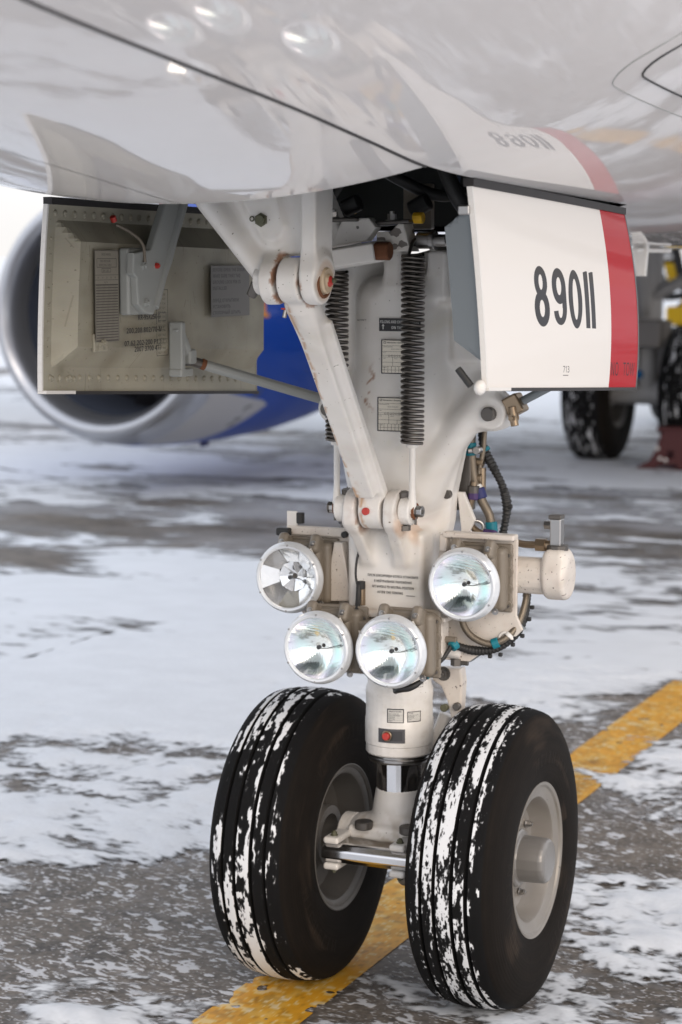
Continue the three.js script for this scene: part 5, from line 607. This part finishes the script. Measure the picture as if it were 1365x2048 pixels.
  // wings: swept and tapered with a little dihedral
  for (const s of [1, -1]) { const P = [], I = [], prof = [[0, 0], [0.05, 0.05], [0.3, 0.085], [0.7, 0.05], [1, 0], [0.7, -0.025], [0.3, -0.05], [0.05, -0.03]]; const st = [[1.2, -8.2, 5.6, 1.75], [4.9, -9.6, 3.6, 2.15], [13.9, -14.2, 1.3, 3.05]]; for (const [x, z, c, y] of st) for (const [a, b] of prof) P.push(s * x, y + b * c * 1.1, z - a * c); for (let k = 0; k < 2; k++) for (let i = 0; i < 8; i++) { const a = k * 8 + i, b = k * 8 + (i + 1) % 8; I.push(a, b, a + 8, b, b + 8, a + 8); } const g = new THREE.BufferGeometry(); g.setAttribute('position', new THREE.Float32BufferAttribute(P, 3)); g.setIndex(I); const q = toCreasedNormals(g, 0.6); q.setAttribute('uv', new THREE.BufferAttribute(new Float32Array(q.attributes.position.count * 2), 2)); part('wing', q, phy({ color: lin(0.45, 0.45, 0.46), roughness: 0.4, clearcoat: 0.5, side: THREE.DoubleSide }), plane); }
  const bf = new THREE.SphereGeometry(1, 40, 24).scale(1.75, 0.55, 4.2); part('wing_fairing', mv(bf, 0, 1.99, -10.6), phy({ color: lin(0.45, 0.45, 0.45), roughness: 0.45, clearcoat: 0.5 }), plane, 'grey belly fairing between the wings');
  const G = group('main_gear_leg', plane, -2.57, 0, -11.13, 'grey main gear leg seen blurred behind the numbered door'); part('strut', [mv(cyl(0.11, 0.9), 0, 1.35, 0), mv(cyl(0.075, 0.5), 0, 0.75, 0), mv(cyl(0.085, 0.78, 'x'), 0, 0.508, 0)], std({ color: lin(0.42, 0.41, 0.40), roughness: 0.5 }), G); part('side_brace', [rod([0.05, 1.22, 0.05], [1.1, 1.75, 0.05], 0.045), rod([0, 1.1, 0.1], [0.1, 1.7, 0.7], 0.05)], std({ color: lin(0.34, 0.33, 0.32), roughness: 0.5 }), G); part('gear_fitting', [mv(rbox(0.3, 0.2, 0.22, 0.02), 0.02, 0.95, 0.16), mv(rbox(0.16, 0.3, 0.14, 0.02), -0.16, 0.72, 0.2), mv(cyl(0.05, 0.4), 0.17, 0.85, 0.16), mv(cyl(0.03, 0.6), -0.14, 1.2, 0.17)], std({ color: lin(0.15, 0.14, 0.13), roughness: 0.6 }), G);
  part('main_gear_door', mv(rbox(0.03, 0.7, 0.9, 0.01), -0.36, 1.4, 0), M.skin, G);
  part('blue_cap', mv(new THREE.SphereGeometry(0.035, 16, 10), 0.02, 0.66, 0.3), std({ color: lin(0.0, 0.08, 0.22) }), G); part('white_cap', mv(new THREE.SphereGeometry(0.025, 16, 10), 0.22, 0.66, 0.3), M.tag, G);
  for (const [x, l] of [[-2.93, 'outer main wheel, dark and blurred, beyond the numbered door'], [-2.21, 'inner main wheel, dark and blurred, behind the red chock']]) { const w = (x < -2.5 ? wR : wL).clone(); w.name = 'main_wheel'; w.userData = { label: l }; w.position.set(x, 0.502, -11.13); w.scale.set(1.75, 1.655, 1.655); w.children[0].material = tC; plane.add(w); }
  // small drain mast under the belly
  const m = group('drain_mast', plane, 0.06, 0, -1.55, 'small white drain mast under the belly'); part('mast_blade', boxUV(mv(extrude([[-0.03, 1.56], [0.02, 1.56], [0.012, 1.45], [-0.014, 1.45]], 0.02, 0.004), 0, 0, 0)), M.whiteP, m); part('mast_base', boxUV(mv(rbox(0.02, 0.012, 0.34, 0.004), 0.0, 1.518, -0.1)), M.whiteP, m);
}

// ---------------------------------------------------------------- things standing on the apron
{
  const c = new THREE.Group(); c.name = 'wheel_chock'; c.position.set(-2.12, 0, -10.52); scene.add(c); c.userData = { label: 'dark red metal wheel chock standing against the far main wheel', category: 'wheel chock' };
  const red = std({ color: lin(0.07, 0.012, 0.012), roughness: 0.55 }); const sh = extrude([[-0.34, 0], [-0.33, 0.03], [-0.25, 0.07], [-0.20, 0.16], [-0.17, 0.26], [-0.12, 0.30], [0.14, 0.30], [0.19, 0.26], [0.22, 0.16], [0.27, 0.07], [0.34, 0.03], [0.34, 0], [0.2, 0], [0.16, 0.05], [0.04, 0.05], [0.0, 0], [-0.06, 0.05], [-0.18, 0.05], [-0.22, 0]], 0.03, 0.004, [[-0.10, 0.12, 0.035], [0.10, 0.12, 0.035]]);
  part('front_plate', sh, red, c); part('rear_plate', mv(sh.clone(), 0, 0, -0.2), red, c); part('top_bar', mv(rbox(0.40, 0.03, 0.24, 0.006), 0, 0.295, -0.1), red, c); part('foot_bar', [mv(rbox(0.68, 0.02, 0.05, 0.006), 0, 0.012, 0.02), mv(rbox(0.68, 0.02, 0.05, 0.006), 0, 0.012, -0.22)], red, c); for (const [x, y] of [[-0.19, 0.16], [-0.17, 0.09], [-0.13, 0.08], [0.14, 0.11]]) part('reflector_stud', mv(cyl(0.012, 0.008, 'z'), x, y, 0.018), M.tag, c);
}
{
  const v = new THREE.Group(); v.name = 'ground_vehicle'; v.position.set(-3.30, 0, -14.40); scene.add(v); v.userData = { label: 'yellow service vehicle with a black frame parked beyond the main gear', category: 'service vehicle' };
  const Y = std({ color: lin(0.85, 0.52, 0.01), roughness: 0.45 }), K = M.black;
  part('chassis', [mv(rbox(1.7, 0.17, 3.0, 0.03), 0.845, 0.985, -1.45), mv(rbox(1.5, 0.20, 0.6, 0.03), 0.87, 1.10, -0.3)], Y, v); part('side_panel', mv(extrude([[-0.035, 1.45], [0.055, 1.465], [0.115, 1.33], [0.065, 1.245], [0.015, 1.255]], 0.06, 0.008), 0, 0, 0), Y, v); part('side_panel', mv(rbox(0.06, 0.13, 0.08, 0.02), -0.10, 1.30, -0.05), Y, v);
  part('frame_post', [rod([-0.18, 1.62, 0.05], [0.03, 1.13, 0.05], 0.045), rod([0.07, 1.62, 0.06], [0.19, 1.14, 0.06], 0.04), rod([0.03, 1.15, 0.06], [0.20, 1.17, 0.06], 0.035), rod([-0.16, 1.46, 0.02], [0.12, 1.475, 0.02], 0.02), rod([1.5, 1.0, 0], [1.5, 2.6, 0], 0.05), rod([0.3, 1.0, -1.4], [0.3, 2.6, -1.4], 0.05)], K, v); part('engine_cover', mv(rbox(1.5, 0.85, 1.1, 0.05), 0.80, 0.68, -0.62), K, v); part('cab_body', mv(rbox(1.3, 0.5, 0.9, 0.04), 0.78, 1.43, -0.75), K, v); part('cab_roof', mv(rbox(1.4, 0.06, 1.8, 0.03), 0.9, 2.6, -0.7), Y, v); part('lamp_panel', mv(rbox(0.17, 0.09, 0.02, 0.005), -0.02, 1.54, 0.0), M.tag, v); part('bonnet', mv(rbox(1.2, 0.4, 1.2, 0.08), 1.0, 1.25, -2.3), Y, v);
  for (const x of [0.0, 1.5]) for (const z of [-0.3, -2.5]) { const w = part('wheel', mv(lathe([[0.18, -0.13], [0.40, -0.14], [0.44, -0.08], [0.44, 0.08], [0.40, 0.14], [0.18, 0.13]], 36).rotateZ(-Math.PI / 2), x, 0.44, z), M.rubber, v); part('wheel_rim', mv(cyl(0.2, 0.24, 'x'), x, 0.44, z), M.taupe, w); }
}
renderer.setSize(682, 1024);
renderer.render(scene, camera);
